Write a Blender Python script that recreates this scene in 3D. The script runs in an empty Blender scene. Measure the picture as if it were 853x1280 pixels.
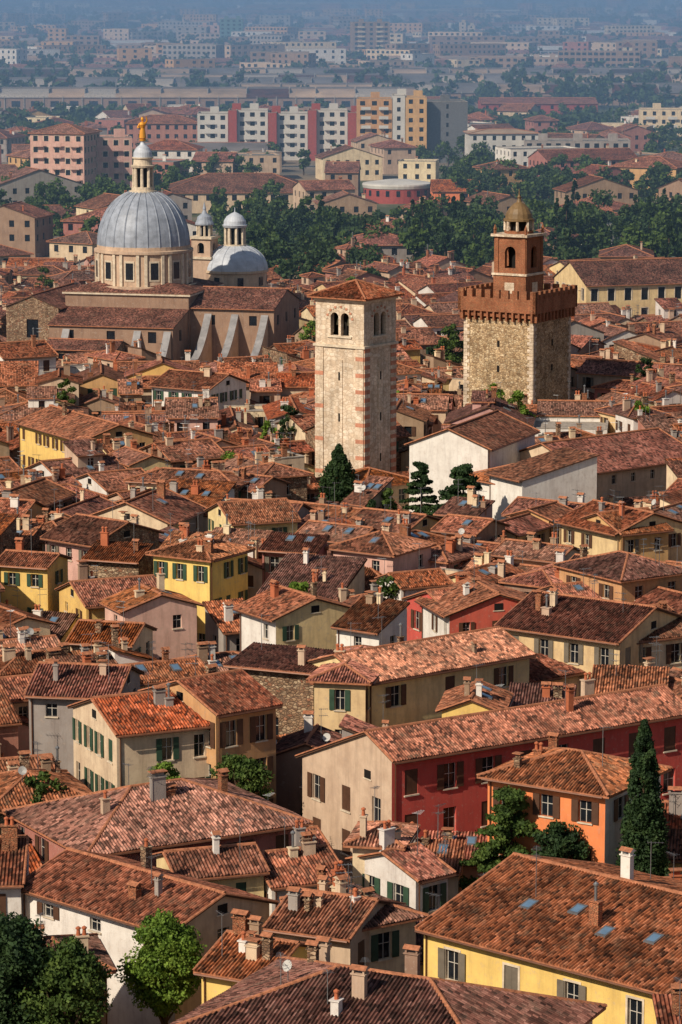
import bpy, math, random
import numpy as np
from mathutils import Vector, Matrix
R = random.Random(7)
rad = math.radians
scene = bpy.context.scene

# ------------------------------------------------------------------ survey
CAMZ = 65.0
FPX = 4000.0
PITCH = math.atan(680.0/FPX)
def site(u, v, z=0.0):
    a = (u-426.5); b = FPX; c = (640.0-v)
    cp, sp = math.cos(PITCH), math.sin(PITCH)
    dx = a; dy = b*cp + c*sp; dz = -b*sp + c*cp
    t = (z-CAMZ)/dz
    return (dx*t, dy*t)

# ------------------------------------------------------------------ materials
def lin(c):
    out = []
    for x in c:
        x /= 255.0
        out.append(x/12.92 if x <= 0.04045 else ((x+0.055)/1.055)**2.4)
    return (out[0], out[1], out[2], 1.0)
MATS = {}
class NT:
    def __init__(s, name):
        s.m = bpy.data.materials.new(name); s.m.use_nodes = True
        s.t = s.m.node_tree; s.b = s.t.nodes['Principled BSDF']
        s.tc = None; MATS[name] = s.m
    def n(s, typ, **kw):
        nd = s.t.nodes.new(typ)
        for k, v in kw.items(): setattr(nd, k, v)
        return nd
    def l(s, a, b): s.t.links.new(a, b)
    def coord(s, which='Object', scale=(1, 1, 1)):
        if s.tc is None: s.tc = s.n('ShaderNodeTexCoord')
        mp = s.n('ShaderNodeMapping'); mp.inputs['Scale'].default_value = scale
        s.l(s.tc.outputs[which], mp.inputs['Vector']); return mp.outputs['Vector']
    def noise(s, vec, scale, detail=4, rough=0.6):
        nd = s.n('ShaderNodeTexNoise'); nd.inputs['Scale'].default_value = scale
        nd.inputs['Detail'].default_value = detail; nd.inputs['Roughness'].default_value = rough
        s.l(vec, nd.inputs['Vector']); return nd.outputs['Fac']
    def math(s, op, a, b=None, c=None):
        nd = s.n('ShaderNodeMath', operation=op)
        for i, x in enumerate((a, b, c)):
            if x is None: continue
            if isinstance(x, (int, float)): nd.inputs[i].default_value = x
            else: s.l(x, nd.inputs[i])
        return nd.outputs[0]
    def ramp(s, fac, stops, interp='LINEAR'):
        nd = s.n('ShaderNodeValToRGB'); cr = nd.color_ramp; cr.interpolation = interp
        while len(cr.elements) < len(stops): cr.elements.new(0.5)
        for e, (p, c) in zip(cr.elements, stops):
            e.position = p; e.color = c if len(c) == 4 else (*c, 1)
        s.l(fac, nd.inputs[0]); return nd.outputs[0]
    def mix(s, fac, a, b, mode='MIX'):
        nd = s.n('ShaderNodeMix', data_type='RGBA', blend_type=mode)
        if isinstance(fac, (int, float)): nd.inputs[0].default_value = fac
        else: s.l(fac, nd.inputs[0])
        for x, i in ((a, 6), (b, 7)):
            if isinstance(x, tuple): nd.inputs[i].default_value = x
            else: s.l(x, nd.inputs[i])
        return nd.outputs[2]
    def bump(s, h, strength=0.5, dist=0.05):
        nd = s.n('ShaderNodeBump'); nd.inputs['Strength'].default_value = strength
        nd.inputs['Distance'].default_value = dist
        s.l(h, nd.inputs['Height']); s.l(nd.outputs[0], s.b.inputs['Normal'])
    def hsv(s, col, h, sa, v):
        nd = s.n('ShaderNodeHueSaturation')
        for nme, x in (('Hue', h), ('Saturation', sa), ('Value', v)):
            if isinstance(x, (int, float)): nd.inputs[nme].default_value = x
            else: s.l(x, nd.inputs[nme])
        s.l(col, nd.inputs['Color']); return nd.outputs[0]
    def rnd(s):
        return s.n('ShaderNodeObjectInfo').outputs['Random']
    def done(s, col, rough=0.85, spec=0.2, metal=0.0):
        if isinstance(col, tuple): s.b.inputs['Base Color'].default_value = col
        else: s.l(col, s.b.inputs['Base Color'])
        s.b.inputs['Roughness'].default_value = rough
        s.b.inputs['Specular IOR Level'].default_value = spec
        s.b.inputs['Metallic'].default_value = metal
        return s.m
def g(v): return (v, v, v, 1)

def roofmat(name, base, bump=True):
    t = NT(name)
    uv = t.coord('UV')
    sep = t.n('ShaderNodeSeparateXYZ'); t.l(uv, sep.inputs[0])
    ux, vy = sep.outputs[0], sep.outputs[1]
    rn = t.rnd()
    cb = t.n('ShaderNodeCombineXYZ')
    t.l(t.math('FLOOR', ux), cb.inputs[0]); t.l(t.math('FLOOR', vy), cb.inputs[1])
    t.l(t.math('MULTIPLY', rn, 97.0), cb.inputs[2])
    wn = t.n('ShaderNodeTexWhiteNoise', noise_dimensions='3D'); t.l(cb.outputs[0], wn.inputs[0])
    b = base
    def sc(k, add=(0, 0, 0)): return tuple(min(1, b[i]*k+add[i]) for i in range(3))
    c = t.ramp(wn.outputs['Value'], [(0, sc(0.14, (.008, .007, .007))), (0.22, sc(0.48)), (0.5, sc(0.95)), (0.8, sc(1.22, (.0, .01, .004))), (1, sc(1.45, (.05, .065, .05)))])
    oc = t.coord('Object')
    off = t.n('ShaderNodeVectorMath', operation='ADD')
    t.l(oc, off.inputs[0]); cc = t.n('ShaderNodeCombineXYZ'); t.l(t.math('MULTIPLY', rn, 300.0), cc.inputs[0]); t.l(cc.outputs[0], off.inputs[1])
    oc = off.outputs[0]
    n1 = t.noise(oc, 0.28, 6, 0.68)
    c = t.mix(1.0, c, t.ramp(n1, [(0.34, g(0.36)), (0.5, g(0.86)), (0.66, g(1.2))]), 'MULTIPLY')
    n2 = t.noise(oc, 1.7, 5, 0.7)
    c = t.mix(t.ramp(n2, [(0.46, g(0)), (0.68, g(0.8))]), c, lin((82, 62, 50)))
    n3 = t.noise(oc, 0.8, 5, 0.7)
    c = t.mix(t.ramp(n3, [(0.54, g(0)), (0.72, g(0.42))]), c, lin((178, 134, 102)))
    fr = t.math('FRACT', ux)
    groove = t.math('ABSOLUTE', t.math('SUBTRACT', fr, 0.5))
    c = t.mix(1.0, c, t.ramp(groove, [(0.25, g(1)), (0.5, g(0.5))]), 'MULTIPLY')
    c = t.hsv(c, t.math('ADD', 0.496, t.math('MULTIPLY', rn, 0.015)),
              t.math('ADD', 0.76, t.math('MULTIPLY', t.math('FRACT', t.math('MULTIPLY', rn, 7.3)), 0.26)),
              t.math('ADD', 0.6, t.math('MULTIPLY', t.math('FRACT', t.math('MULTIPLY', rn, 13.7)), 0.6)))
    if bump:
        h1 = t.math('MULTIPLY', t.math('SINE', t.math('MULTIPLY', fr, math.pi)), 0.7)
        h2 = t.math('MULTIPLY', t.math('SUBTRACT', 1.0, t.math('FRACT', vy)), 0.5)
        h = t.math('ADD', t.math('ADD', h1, h2), t.math('MULTIPLY', wn.outputs['Value'], 0.4))
        t.bump(h, 0.9, 0.07)
    t.done(c, 0.9, 0.12)
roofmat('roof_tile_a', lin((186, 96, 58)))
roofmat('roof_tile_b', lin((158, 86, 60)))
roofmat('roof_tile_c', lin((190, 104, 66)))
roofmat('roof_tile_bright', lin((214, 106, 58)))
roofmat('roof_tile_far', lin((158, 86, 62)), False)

def plaster(name, col, stain=0.5):
    t = NT(name); rn = t.rnd()
    oc = t.coord('Object'); st = t.coord('Object', (1.4, 1.4, 0.16))
    c = t.mix(t.ramp(t.noise(oc, 0.6, 6, 0.7), [(0.38, g(0)), (0.64, g(stain*.9))]), col, (col[0]*.6, col[1]*.53, col[2]*.5, 1))
    c = t.mix(t.ramp(t.noise(st, 1.2, 5, 0.7), [(0.48, g(0)), (0.72, g(stain))]), c, (col[0]*.42+.02, col[1]*.37+.02, col[2]*.35+.02, 1))
    c = t.mix(t.ramp(t.noise(oc, 2.4, 6, 0.78), [(0.55, g(0)), (0.63, g(stain*0.7))]), c, lin((188, 168, 146)))
    c = t.hsv(c, t.math('ADD', 0.488, t.math('MULTIPLY', rn, 0.02)), .93, t.math('ADD', 0.9, t.math('MULTIPLY', rn, 0.2)))
    t.bump(t.noise(oc, 9, 4, 0.7), 0.35, 0.03)
    t.done(c, 0.92, 0.15)
PAL = {'cream': (226, 202, 162), 'pale_yellow': (228, 200, 140), 'yellow': (230, 190, 98), 'ochre': (206, 158, 98),
       'pink': (212, 164, 146), 'white': (226, 218, 206), 'grey': (164, 154, 144), 'beige': (206, 178, 146),
       'orange': (228, 116, 54), 'red': (202, 82, 56), 'brown': (158, 128, 102), 'rose': (176, 114, 96)}
for k, v in PAL.items(): plaster('plaster_'+k, lin(v), 0.45 if k in('white', 'yellow', 'orange', 'red') else 0.6)

def masonry(name, cols, scale, mortar, squash=(1, 1, 1.7), bmp=.8, dirt=.62):
    t = NT(name)
    oc = t.coord('Object', squash)
    vo = t.n('ShaderNodeTexVoronoi'); vo.inputs['Scale'].default_value = scale; t.l(oc, vo.inputs['Vector'])
    sp = t.n('ShaderNodeSeparateColor'); t.l(vo.outputs['Color'], sp.inputs[0])
    c = t.ramp(sp.outputs[0], [(i/(len(cols)-1), lin(x)) for i, x in enumerate(cols)])
    ve = t.n('ShaderNodeTexVoronoi', feature='DISTANCE_TO_EDGE'); ve.inputs['Scale'].default_value = scale; t.l(oc, ve.inputs['Vector'])
    c = t.mix(t.ramp(ve.outputs['Distance'], [(0.02, g(1)), (0.1, g(0))]), c, lin(mortar))
    c = t.mix(1.0, c, t.ramp(t.noise(t.coord('Object'), 0.35, 6, .7), [(0.32, g(dirt)), (0.62, g(1.1))]), 'MULTIPLY')
    c = t.mix(1.0, c, t.ramp(t.noise(t.coord('Object', (1.6, 1.6, .12)), 1.2, 5, .7), [(0.42, g(1)), (0.7, g(dirt))]), 'MULTIPLY')
    t.bump(t.ramp(ve.outputs['Distance'], [(0, g(0)), (0.15, g(1))]), bmp, 0.06)
    t.done(c, 0.92, 0.15)
masonry('rubble_stone', [(140, 110, 86), (180, 148, 116), (120, 90, 70), (198, 172, 140), (154, 100, 74)], 3.0, (106, 86, 72))
masonry('tower_stone', [(184, 152, 114), (214, 184, 142), (150, 120, 88), (224, 200, 162), (190, 158, 118)], 2.6, (134, 110, 86), bmp=.6, dirt=.62)
masonry('tower_brick', [(184, 116, 80), (194, 124, 88), (160, 98, 70), (190, 140, 102)], 5.0, (134, 100, 80), (1, 1, 3), dirt=.7)
masonry('pale_stone', [(222, 200, 172), (232, 214, 190), (210, 186, 158), (226, 206, 180)], 1.5, (200, 176, 150), (1, 1, 1.6), .25, dirt=.66)

def simple(name, col, rough=0.7, spec=0.3, metal=0.0, var=0.3, scale=1.5):
    t = NT(name)
    c = t.mix(1.0, col, t.ramp(t.noise(t.coord('Object'), scale, 5, 0.65), [(0.3, g(1-var)), (0.7, g(1+var*0.3))]), 'MULTIPLY')
    t.done(c, rough, spec, metal)
simple('ridge_tile', lin((178, 116, 84)), 0.9, 0.2, var=0.55, scale=4)
simple('eave_wood', lin((92, 66, 50)), 0.9)
simple('shutter_green', lin((54, 78, 60)), 0.6)
simple('shutter_brown', lin((88, 60, 44)), 0.6)
simple('shutter_grey', lin((116, 106, 92)), 0.6)
simple('window_glass', lin((30, 34, 40)), 0.12, 0.6, var=0.5)
simple('window_frame', lin((190, 182, 168)), 0.6)
simple('trim_stone', lin((216, 198, 172)), 0.85, var=.4)
simple('interior_dark', lin((26, 22, 20)), 0.9)
simple('lead_sheet', lin((156, 162, 172)), 0.5, 0.4, var=0.4, scale=0.8)
simple('old_lead', lin((150, 146, 144)), 0.6, 0.3, var=0.45, scale=0.6)
simple('pale_lead', lin((192, 196, 202)), 0.5, 0.4, var=0.3, scale=0.8)
simple('old_copper', lin((126, 100, 66)), 0.55, 0.4, var=0.4)
simple('gilding', lin((220, 150, 40)), 0.5, 0.5, 0.3, var=0.2)
simple('bronze', lin((70, 66, 50)), 0.5, 0.4, 0.5)
simple('tuff_band', lin((196, 134, 106)), 0.9, var=0.4)
simple('steel', lin((140, 140, 140)), 0.45, 0.5, 0.6)
simple('dish_white', lin((190, 186, 178)), 0.5)
simple('skylight_glass', lin((100, 126, 150)), 0.15, 0.7, var=0.2)
simple('gutter_copper', lin((110, 72, 52)), 0.5, 0.4, 0.3)
simple('concrete', lin((172, 160, 146)), 0.9, var=.5)
simple('dark_concrete', lin((108, 108, 110)), 0.9)
simple('asphalt_roof', lin((120, 116, 112)), 0.9, scale=0.2)
simple('shed_roof', lin((178, 150, 124)), 0.8, scale=0.05, var=.5)
simple('shed_roof_dark', lin((124, 116, 112)), 0.8, scale=0.05, var=.5)
simple('white_panel', lin((206, 200, 190)), 0.7, scale=.1)
simple('red_panel', lin((160, 74, 64)), 0.7)
simple('green_copper', lin((98, 132, 124)), 0.7)
simple('terracotta_pot', lin((182, 104, 70)), 0.9)
simple('bark', lin((84, 66, 50)), 0.95)

def foliage(name, c1, c2, c3):
    t = NT(name)
    ge = t.n('ShaderNodeNewGeometry')
    n = t.noise(t.coord('Object'), 0.9, 4, 0.7)
    c = t.ramp(n, [(0.3, lin(c1)), (0.5, lin(c2)), (0.72, lin(c3))])
    c = t.hsv(c, 0.5, 1.0, t.math('ADD', 0.7, t.math('MULTIPLY', ge.outputs['Random Per Island'], 0.6)))
    t.done(c, 0.7, 0.2)
    tr = t.n('ShaderNodeBsdfTranslucent'); t.l(c, tr.inputs[0])
    mx = t.n('ShaderNodeMixShader'); mx.inputs[0].default_value = 0.25
    out = t.t.nodes['Material Output']
    t.l(t.b.outputs[0], mx.inputs[1]); t.l(tr.outputs[0], mx.inputs[2]); t.l(mx.outputs[0], out.inputs[0])
foliage('leaves_broad', (44, 62, 30), (70, 90, 40), (104, 120, 54))
foliage('leaves_dark', (30, 46, 30), (48, 68, 38), (70, 90, 46))
foliage('leaves_light', (66, 92, 34), (100, 126, 46), (136, 154, 64))
foliage('leaves_park', (36, 54, 34), (60, 80, 44), (92, 104, 54))

t = NT('ground_surface')
oc = t.coord('Object')
near = t.mix(t.ramp(t.noise(oc, 0.15, 6), [(0.35, g(0)), (0.65, g(1))]), lin((96, 84, 76)), lin((122, 104, 90)))
far = t.ramp(t.noise(oc, 0.006, 8, 0.7), [(0.36, lin((60, 74, 50))), (0.47, lin((88, 92, 66))), (0.52, lin((132, 116, 98))), (0.6, lin((104, 98, 90))), (0.68, lin((70, 84, 56)))])
sp = t.n('ShaderNodeSeparateXYZ'); t.l(oc, sp.inputs[0])
t.done(t.mix(t.ramp(t.math('DIVIDE', sp.outputs[1], 1000.0), [(0.62, g(0)), (0.68, g(1))]), near, far), 0.95, 0.1)

# ------------------------------------------------------------------ mesh builder
class MB:
    def __init__(s): s.v = []; s.f = []; s.m = []; s.uv = []; s.slots = []
    def slot(s, name):
        if name not in s.slots: s.slots.append(name)
        return s.slots.index(name)
    def face(s, pts, mat, uv=None):
        i = len(s.v); s.v.extend(pts); s.f.append(tuple(range(i, i+len(pts)))); s.m.append(s.slot(mat))
        s.uv.extend(uv if uv else [(0.0, 0.0)]*len(pts))
    def pbox(s, o, ax, ay, az, mat):
        o = Vector(o); ax = Vector(ax); ay = Vector(ay); az = Vector(az)
        if ax.cross(ay).dot(az) < 0: ax, ay = ay, ax
        p = [o, o+ax, o+ax+ay, o+ay, o+az, o+ax+az, o+ax+ay+az, o+ay+az]
        p = [tuple(q) for q in p]
        for f in ((0, 3, 2, 1), (4, 5, 6, 7), (0, 1, 5, 4), (1, 2, 6, 5), (2, 3, 7, 6), (3, 0, 4, 7)):
            s.face([p[k] for k in f], mat)
    def box(s, x0, x1, y0, y1, z0, z1, mat): s.pbox((x0, y0, z0), (x1-x0, 0, 0), (0, y1-y0, 0), (0, 0, z1-z0), mat)
    def lathe(s, cx, cy, prof, n, mat, rot=0.0, capt=True):
        for j in range(len(prof)-1):
            (r0, z0), (r1, z1) = prof[j], prof[j+1]
            for i in range(n):
                a0 = rot+2*math.pi*i/n; a1 = rot+2*math.pi*(i+1)/n
                pts = [(cx+r0*math.cos(a0), cy+r0*math.sin(a0), z0), (cx+r0*math.cos(a1), cy+r0*math.sin(a1), z0),
                       (cx+r1*math.cos(a1), cy+r1*math.sin(a1), z1), (cx+r1*math.cos(a0), cy+r1*math.sin(a0), z1)]
                if r1 < 1e-4: pts = pts[:3]
                elif r0 < 1e-4: pts = [pts[0], pts[2], pts[3]]
                s.face(pts, mat)
        if capt and prof[-1][0] > 1e-3:
            r, z = prof[-1]
            s.face([(cx+r*math.cos(rot+2*math.pi*i/n), cy+r*math.sin(rot+2*math.pi*i/n), z) for i in range(n)], mat)
    def tube(s, p, q, r0, r1, mat, n=5):
        p = Vector(p); q = Vector(q); d = (q-p).normalized()
        a = d.orthogonal().normalized(); b = d.cross(a)
        for i in range(n):
            t0 = 2*math.pi*i/n; t1 = 2*math.pi*(i+1)/n
            e0 = a*math.cos(t0)+b*math.sin(t0); e1 = a*math.cos(t1)+b*math.sin(t1)
            s.face([tuple(p+e0*r0), tuple(p+e1*r0), tuple(q+e1*r1), tuple(q+e0*r1)], mat)
    def build(s, name, loc=(0, 0, 0), rot=0.0):
        me = bpy.data.meshes.new(name); me.from_pydata(s.v, [], s.f)
        for n in s.slots: me.materials.append(MATS[n])
        me.polygons.foreach_set('material_index', s.m)
        uvl = me.uv_layers.new(name='UVMap')
        uvl.data.foreach_set('uv', np.array(s.uv, dtype=np.float32).ravel())
        me.update()
        ob = bpy.data.objects.new(name, me); ob.location = loc; ob.rotation_euler = (0, 0, rot)
        scene.collection.objects.link(ob); return ob

TW, TH = 0.22, 0.32
def slope(mb, pts, mat, lod, rnd, thick=0.14, soffit='eave_wood'):
    P = [Vector(p) for p in pts]
    ud = (P[1]-P[0]).normalized(); nrm = (P[1]-P[0]).cross(P[2]-P[1]).normalized(); vd = nrm.cross(ud)
    q = [((p-P[0]).dot(ud), (p-P[0]).dot(vd)) for p in P]
    u0 = rnd.random()*50; v0 = rnd.random()*50
    n = len(P)
    low = [p-Vector((0, 0, thick)) for p in P]
    mb.face([tuple(p) for p in reversed(low)], soffit)
    for i in range(n):
        j = (i+1) % n
        mb.face([tuple(low[i]), tuple(low[j]), tuple(P[j]), tuple(P[i])], 'ridge_tile' if i == 0 else soffit)
    if lod < 3:
        mb.face([tuple(p) for p in P], mat, [((a+u0)/TW, (b+v0)/TH) for a, b in q]); return
    umin = min(a for a, b in q); umax = max(a for a, b in q)
    hs = (0.012, 0.075, 0.085, 0.025); st = TW/4
    cols = []
    cnt = max(2, int((umax-umin)/st))
    ph = rnd.random()*6
    for k in range(cnt+1):
        uu = umin+(umax-umin)*k/cnt
        uc = min(max(uu, umin+1e-4), umax-1e-4); ys = []
        for i in range(n):
            (a0, b0), (a1, b1) = q[i], q[(i+1) % n]
            if (a0-uc)*(a1-uc) <= 0 and abs(a1-a0) > 1e-6:
                ys.append(b0+(b1-b0)*(uc-a0)/(a1-a0))
        if len(ys) < 2: ys = [0, 0.001]
        lo, hi = min(ys), max(ys)
        h = hs[k % 4]+rnd.random()*0.01
        c = []
        for j in range(4):
            vv = lo+(hi-lo)*j/3.0
            w = 0.05*math.sin(uu*0.9+ph+j*1.3)+0.03*math.sin(uu*2.3+j*2.1+ph) if 0 < j < 3 else 0.025*math.sin(uu*1.3+ph)
            c.append((tuple(P[0]+ud*uu+vd*vv+nrm*(h+w+0.02)), ((k*0.25+0.12+math.floor(u0)), (vv+v0)/TH)))
        c.append((tuple(P[0]+ud*uu+vd*lo), (0, 0)))
        cols.append(c)
    for k in range(cnt):
        a, b = cols[k], cols[k+1]
        for j in range(3):
            mb.face([a[j][0], b[j][0], b[j+1][0], a[j+1][0]], mat, [a[j][1], b[j][1], b[j+1][1], a[j+1][1]])
        mb.face([a[4][0], b[4][0], b[0][0], a[0][0]], mat, [a[0][1], b[0][1], b[0][1], a[0][1]])

def cap(mb, p, q, r=0.15):
    p = Vector(p)+Vector((0, 0, 0.03)); q = Vector(q)+Vector((0, 0, 0.03)); d = (q-p)
    L = d.length
    if L < 0.3: return
    d.normalize(); s = d.cross(Vector((0, 0, 1))).normalized(); up = s.cross(d)
    m = 4
    for i in range(m):
        a0 = math.pi*i/m; a1 = math.pi*(i+1)/m
        e0 = s*math.cos(a0)*r+up*math.sin(a0)*r*1.05; e1 = s*math.cos(a1)*r+up*math.sin(a1)*r*1.05
        mb.face([tuple(p+e1), tuple(p+e0), tuple(q+e0), tuple(q+e1)], 'ridge_tile')

def wall(mb, p0, p1, z0, z1, wm, rnd, lod, shut, sp=2.9, ww=1.0, wh=1.65, fl=3.2, skip=0.15, top=0.75, trim=None, maxrows=4, rec=0.2, pclosed=0.25):
    dx, dy = p1[0]-p0[0], p1[1]-p0[1]; L = math.hypot(dx, dy); dx /= L; dy /= L; nx, ny = dy, -dx
    def P(x, z, o=0.0): return (p0[0]+dx*x+nx*o, p0[1]+dy*x+ny*o, z)
    def Q(x0, x1, a, b, o=0.0, m=wm): mb.face([P(x0, a, o), P(x1, a, o), P(x1, b, o), P(x0, b, o)], m)
    D = Vector((dx, dy, 0)); Nn = Vector((nx, ny, 0))
    n = int((L-0.6)/sp) if lod > 0 else 0
    rows = []
    zt = z1-top
    while zt-wh > z0+0.6 and len(rows) < maxrows: rows.append((zt-wh, zt)); zt -= fl
    if n < 1 or not rows: Q(0, L, z0, z1); return
    cx = [L*(i+0.5)/n for i in range(n)]
    if skip > 0: cx = [c+rnd.uniform(-.2, .2) for c in cx]
    xp = 0
    for c in cx:
        a, b = c-ww/2, c+ww/2
        Q(xp, a, z0, z1); xp = b
        zc = z1
        for (r0, r1) in rows:
            if rnd.random() < skip: continue
            Q(a, b, r1, zc); zc = r0
            for f in ([P(a, r0), P(b, r0), P(b, r0, -rec), P(a, r0, -rec)], [P(a, r1, -rec), P(b, r1, -rec), P(b, r1), P(a, r1)],
                      [P(a, r0), P(a, r0, -rec), P(a, r1, -rec), P(a, r1)], [P(b, r0, -rec), P(b, r0), P(b, r1), P(b, r1, -rec)]):
                mb.face(f, trim or wm)
            Q(a, b, r0, r1, -rec, 'window_glass')
            if lod >= 2:
                for (xa, xb, za, zb) in ((a, a+.06, r0, r1), (b-.06, b, r0, r1), (c-.03, c+.03, r0, r1), (a+.06, b-.06, r1-.06, r1), (a+.06, b-.06, (r0+r1)/2+.1, (r0+r1)/2+.15)):
                    Q(xa, xb, za, zb, -rec+0.03+(0.004 if za > r0 else 0), 'window_frame')
                mb.pbox(P(a-.08, r0-.1, 0.003), D*(ww+.16), Nn*.1, (0, 0, .1), 'trim_stone')
            if trim and lod >= 1:
                tw = .14
                mb.pbox(P(a-tw, r0, 0.003), D*tw, Nn*.04, (0, 0, r1-r0+tw), trim)
                mb.pbox(P(b, r0, 0.003), D*tw, Nn*.04, (0, 0, r1-r0+tw), trim)
                mb.pbox(P(a, r1, 0.003), D*ww, Nn*.038, (0, 0, tw), trim)
            if shut:
                k = rnd.random()
                if k < pclosed:
                    mb.pbox(P(a+.01, r0+.01, -.09), D*(ww/2-.015), Nn*.05, (0, 0, r1-r0-.02), shut)
                    mb.pbox(P(c+.005, r0+.01, -.09), D*(ww/2-.015), Nn*.05, (0, 0, r1-r0-.02), shut)
                elif k < 0.85:
                    o_ = .045 if not trim else .06
                    mb.pbox(P(a-ww/2-.02, r0, o_), D*(ww/2), Nn*.05, (0, 0, r1-r0), shut)
                    mb.pbox(P(b+.02, r0, o_), D*(ww/2), Nn*.05, (0, 0, r1-r0), shut)
        Q(a, b, z0, zc)
    Q(xp, L, z0, z1)

def chimney(mb, x, y, z, rnd, big=1.0):
    w = rnd.uniform(.35, .95)*big; d = rnd.uniform(.35, .55)*big; h = rnd.uniform(.5, 1.5)*big
    m = rnd.choice(['plaster_beige', 'plaster_cream', 'plaster_brown', 'plaster_white', 'tower_brick', 'rubble_stone', 'terracotta_pot', 'plaster_beige', 'plaster_grey'])
    mb.box(x-w/2, x+w/2, y-d/2, y+d/2, z-0.8, z+h, m)
    mb.box(x-w/2-.07, x+w/2+.07, y-d/2-.07, y+d/2+.07, z+h, z+h+.07, m)
    zt = z+h+.07; k = rnd.random()
    if k < .5:
        for sx in (-1, 1):
            for sy in (-1, 1):
                mb.box(x+sx*(w/2-.06)-.05, x+sx*(w/2-.06)+.05, y+sy*(d/2-.06)-.05, y+sy*(d/2-.06)+.05, zt, zt+.22, m)
        zt += .22
        e = .1
        a = [(x-w/2-e, y-d/2-e, zt), (x+w/2+e, y-d/2-e, zt), (x+w/2+e, y+d/2+e, zt), (x-w/2-e, y+d/2+e, zt)]
        r0 = (x-w/2-e, y, zt+.2); r1 = (x+w/2+e, y, zt+.2)
        mb.face([a[0], a[1], r1, r0], 'ridge_tile'); mb.face([a[2], a[3], r0, r1], 'ridge_tile')
        mb.face([a[1], a[2], r1], m); mb.face([a[3], a[0], r0], m); mb.face(a[::-1], 'eave_wood')
    elif k < .75:
        nn = 1 if w < .6 else 2
        for i in range(nn):
            px = x+(i-(nn-1)/2)*.35
            mb.lathe(px, y, [(.13, zt), (.1, zt+.35), (.16, zt+.38), (.16, zt+.46), (.02, zt+.55)], 8, 'terracotta_pot')
    elif k < .9:
        mb.box(x-w/2+.05, x+w/2-.05, y-.04, y+.04, zt, zt+.3, m)
        mb.box(x-w/2-.1, x+w/2+.1, y-d/2-.1, y+d/2+.1, zt+.3, zt+.36, 'ridge_tile')
    else:
        mb.tube((x, y, zt-.1), (x, y, zt+.9), .09, .09, 'steel', 8); mb.lathe(x, y, [(.16, zt+.9), (.16, zt+1.0), (.02, zt+1.12)], 8, 'steel')

def antenna(mb, x, y, z, rnd):
    h = rnd.uniform(1.6, 3.2); a = rnd.random()*3.14; c, s_ = math.cos(a), math.sin(a)
    mb.tube((x, y, z-.3), (x, y, z+h), .028, .022, 'steel', 4)
    for k in range(rnd.randint(1, 2)):
        zz = z+h-.1-.5*k; L = rnd.uniform(.5, .9)
        mb.tube((x-c*L*.3, y-s_*L*.3, zz), (x+c*L, y+s_*L, zz), .018, .018, 'steel', 3)
        for i in range(5):
            t_ = -.25*L+i*.28*L; w = .32-.04*i
            mb.tube((x+c*t_-s_*w, y+s_*t_+c*w, zz), (x+c*t_+s_*w, y+s_*t_-c*w, zz), .013, .013, 'steel', 3)
def dish(mb, x, y, z, rnd):
    mb.tube((x, y, z-.3), (x, y, z+.8), .03, .03, 'steel', 4)
    d = Vector((rnd.uniform(-.6, .6), -1, .5)).normalized(); a = d.orthogonal().normalized(); b = d.cross(a); c = Vector((x, y, z+.9))
    n = 12; ring = [c+(a*math.cos(2*math.pi*i/n)+b*math.sin(2*math.pi*i/n))*.32+d*.08 for i in range(n)]
    for i in range(n): mb.face([tuple(c), tuple(ring[i]), tuple(ring[(i+1) % n])], 'dish_white')
    mb.tube(tuple(ring[0]), tuple(c+d*.4), .012, .012, 'steel', 3)

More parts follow.
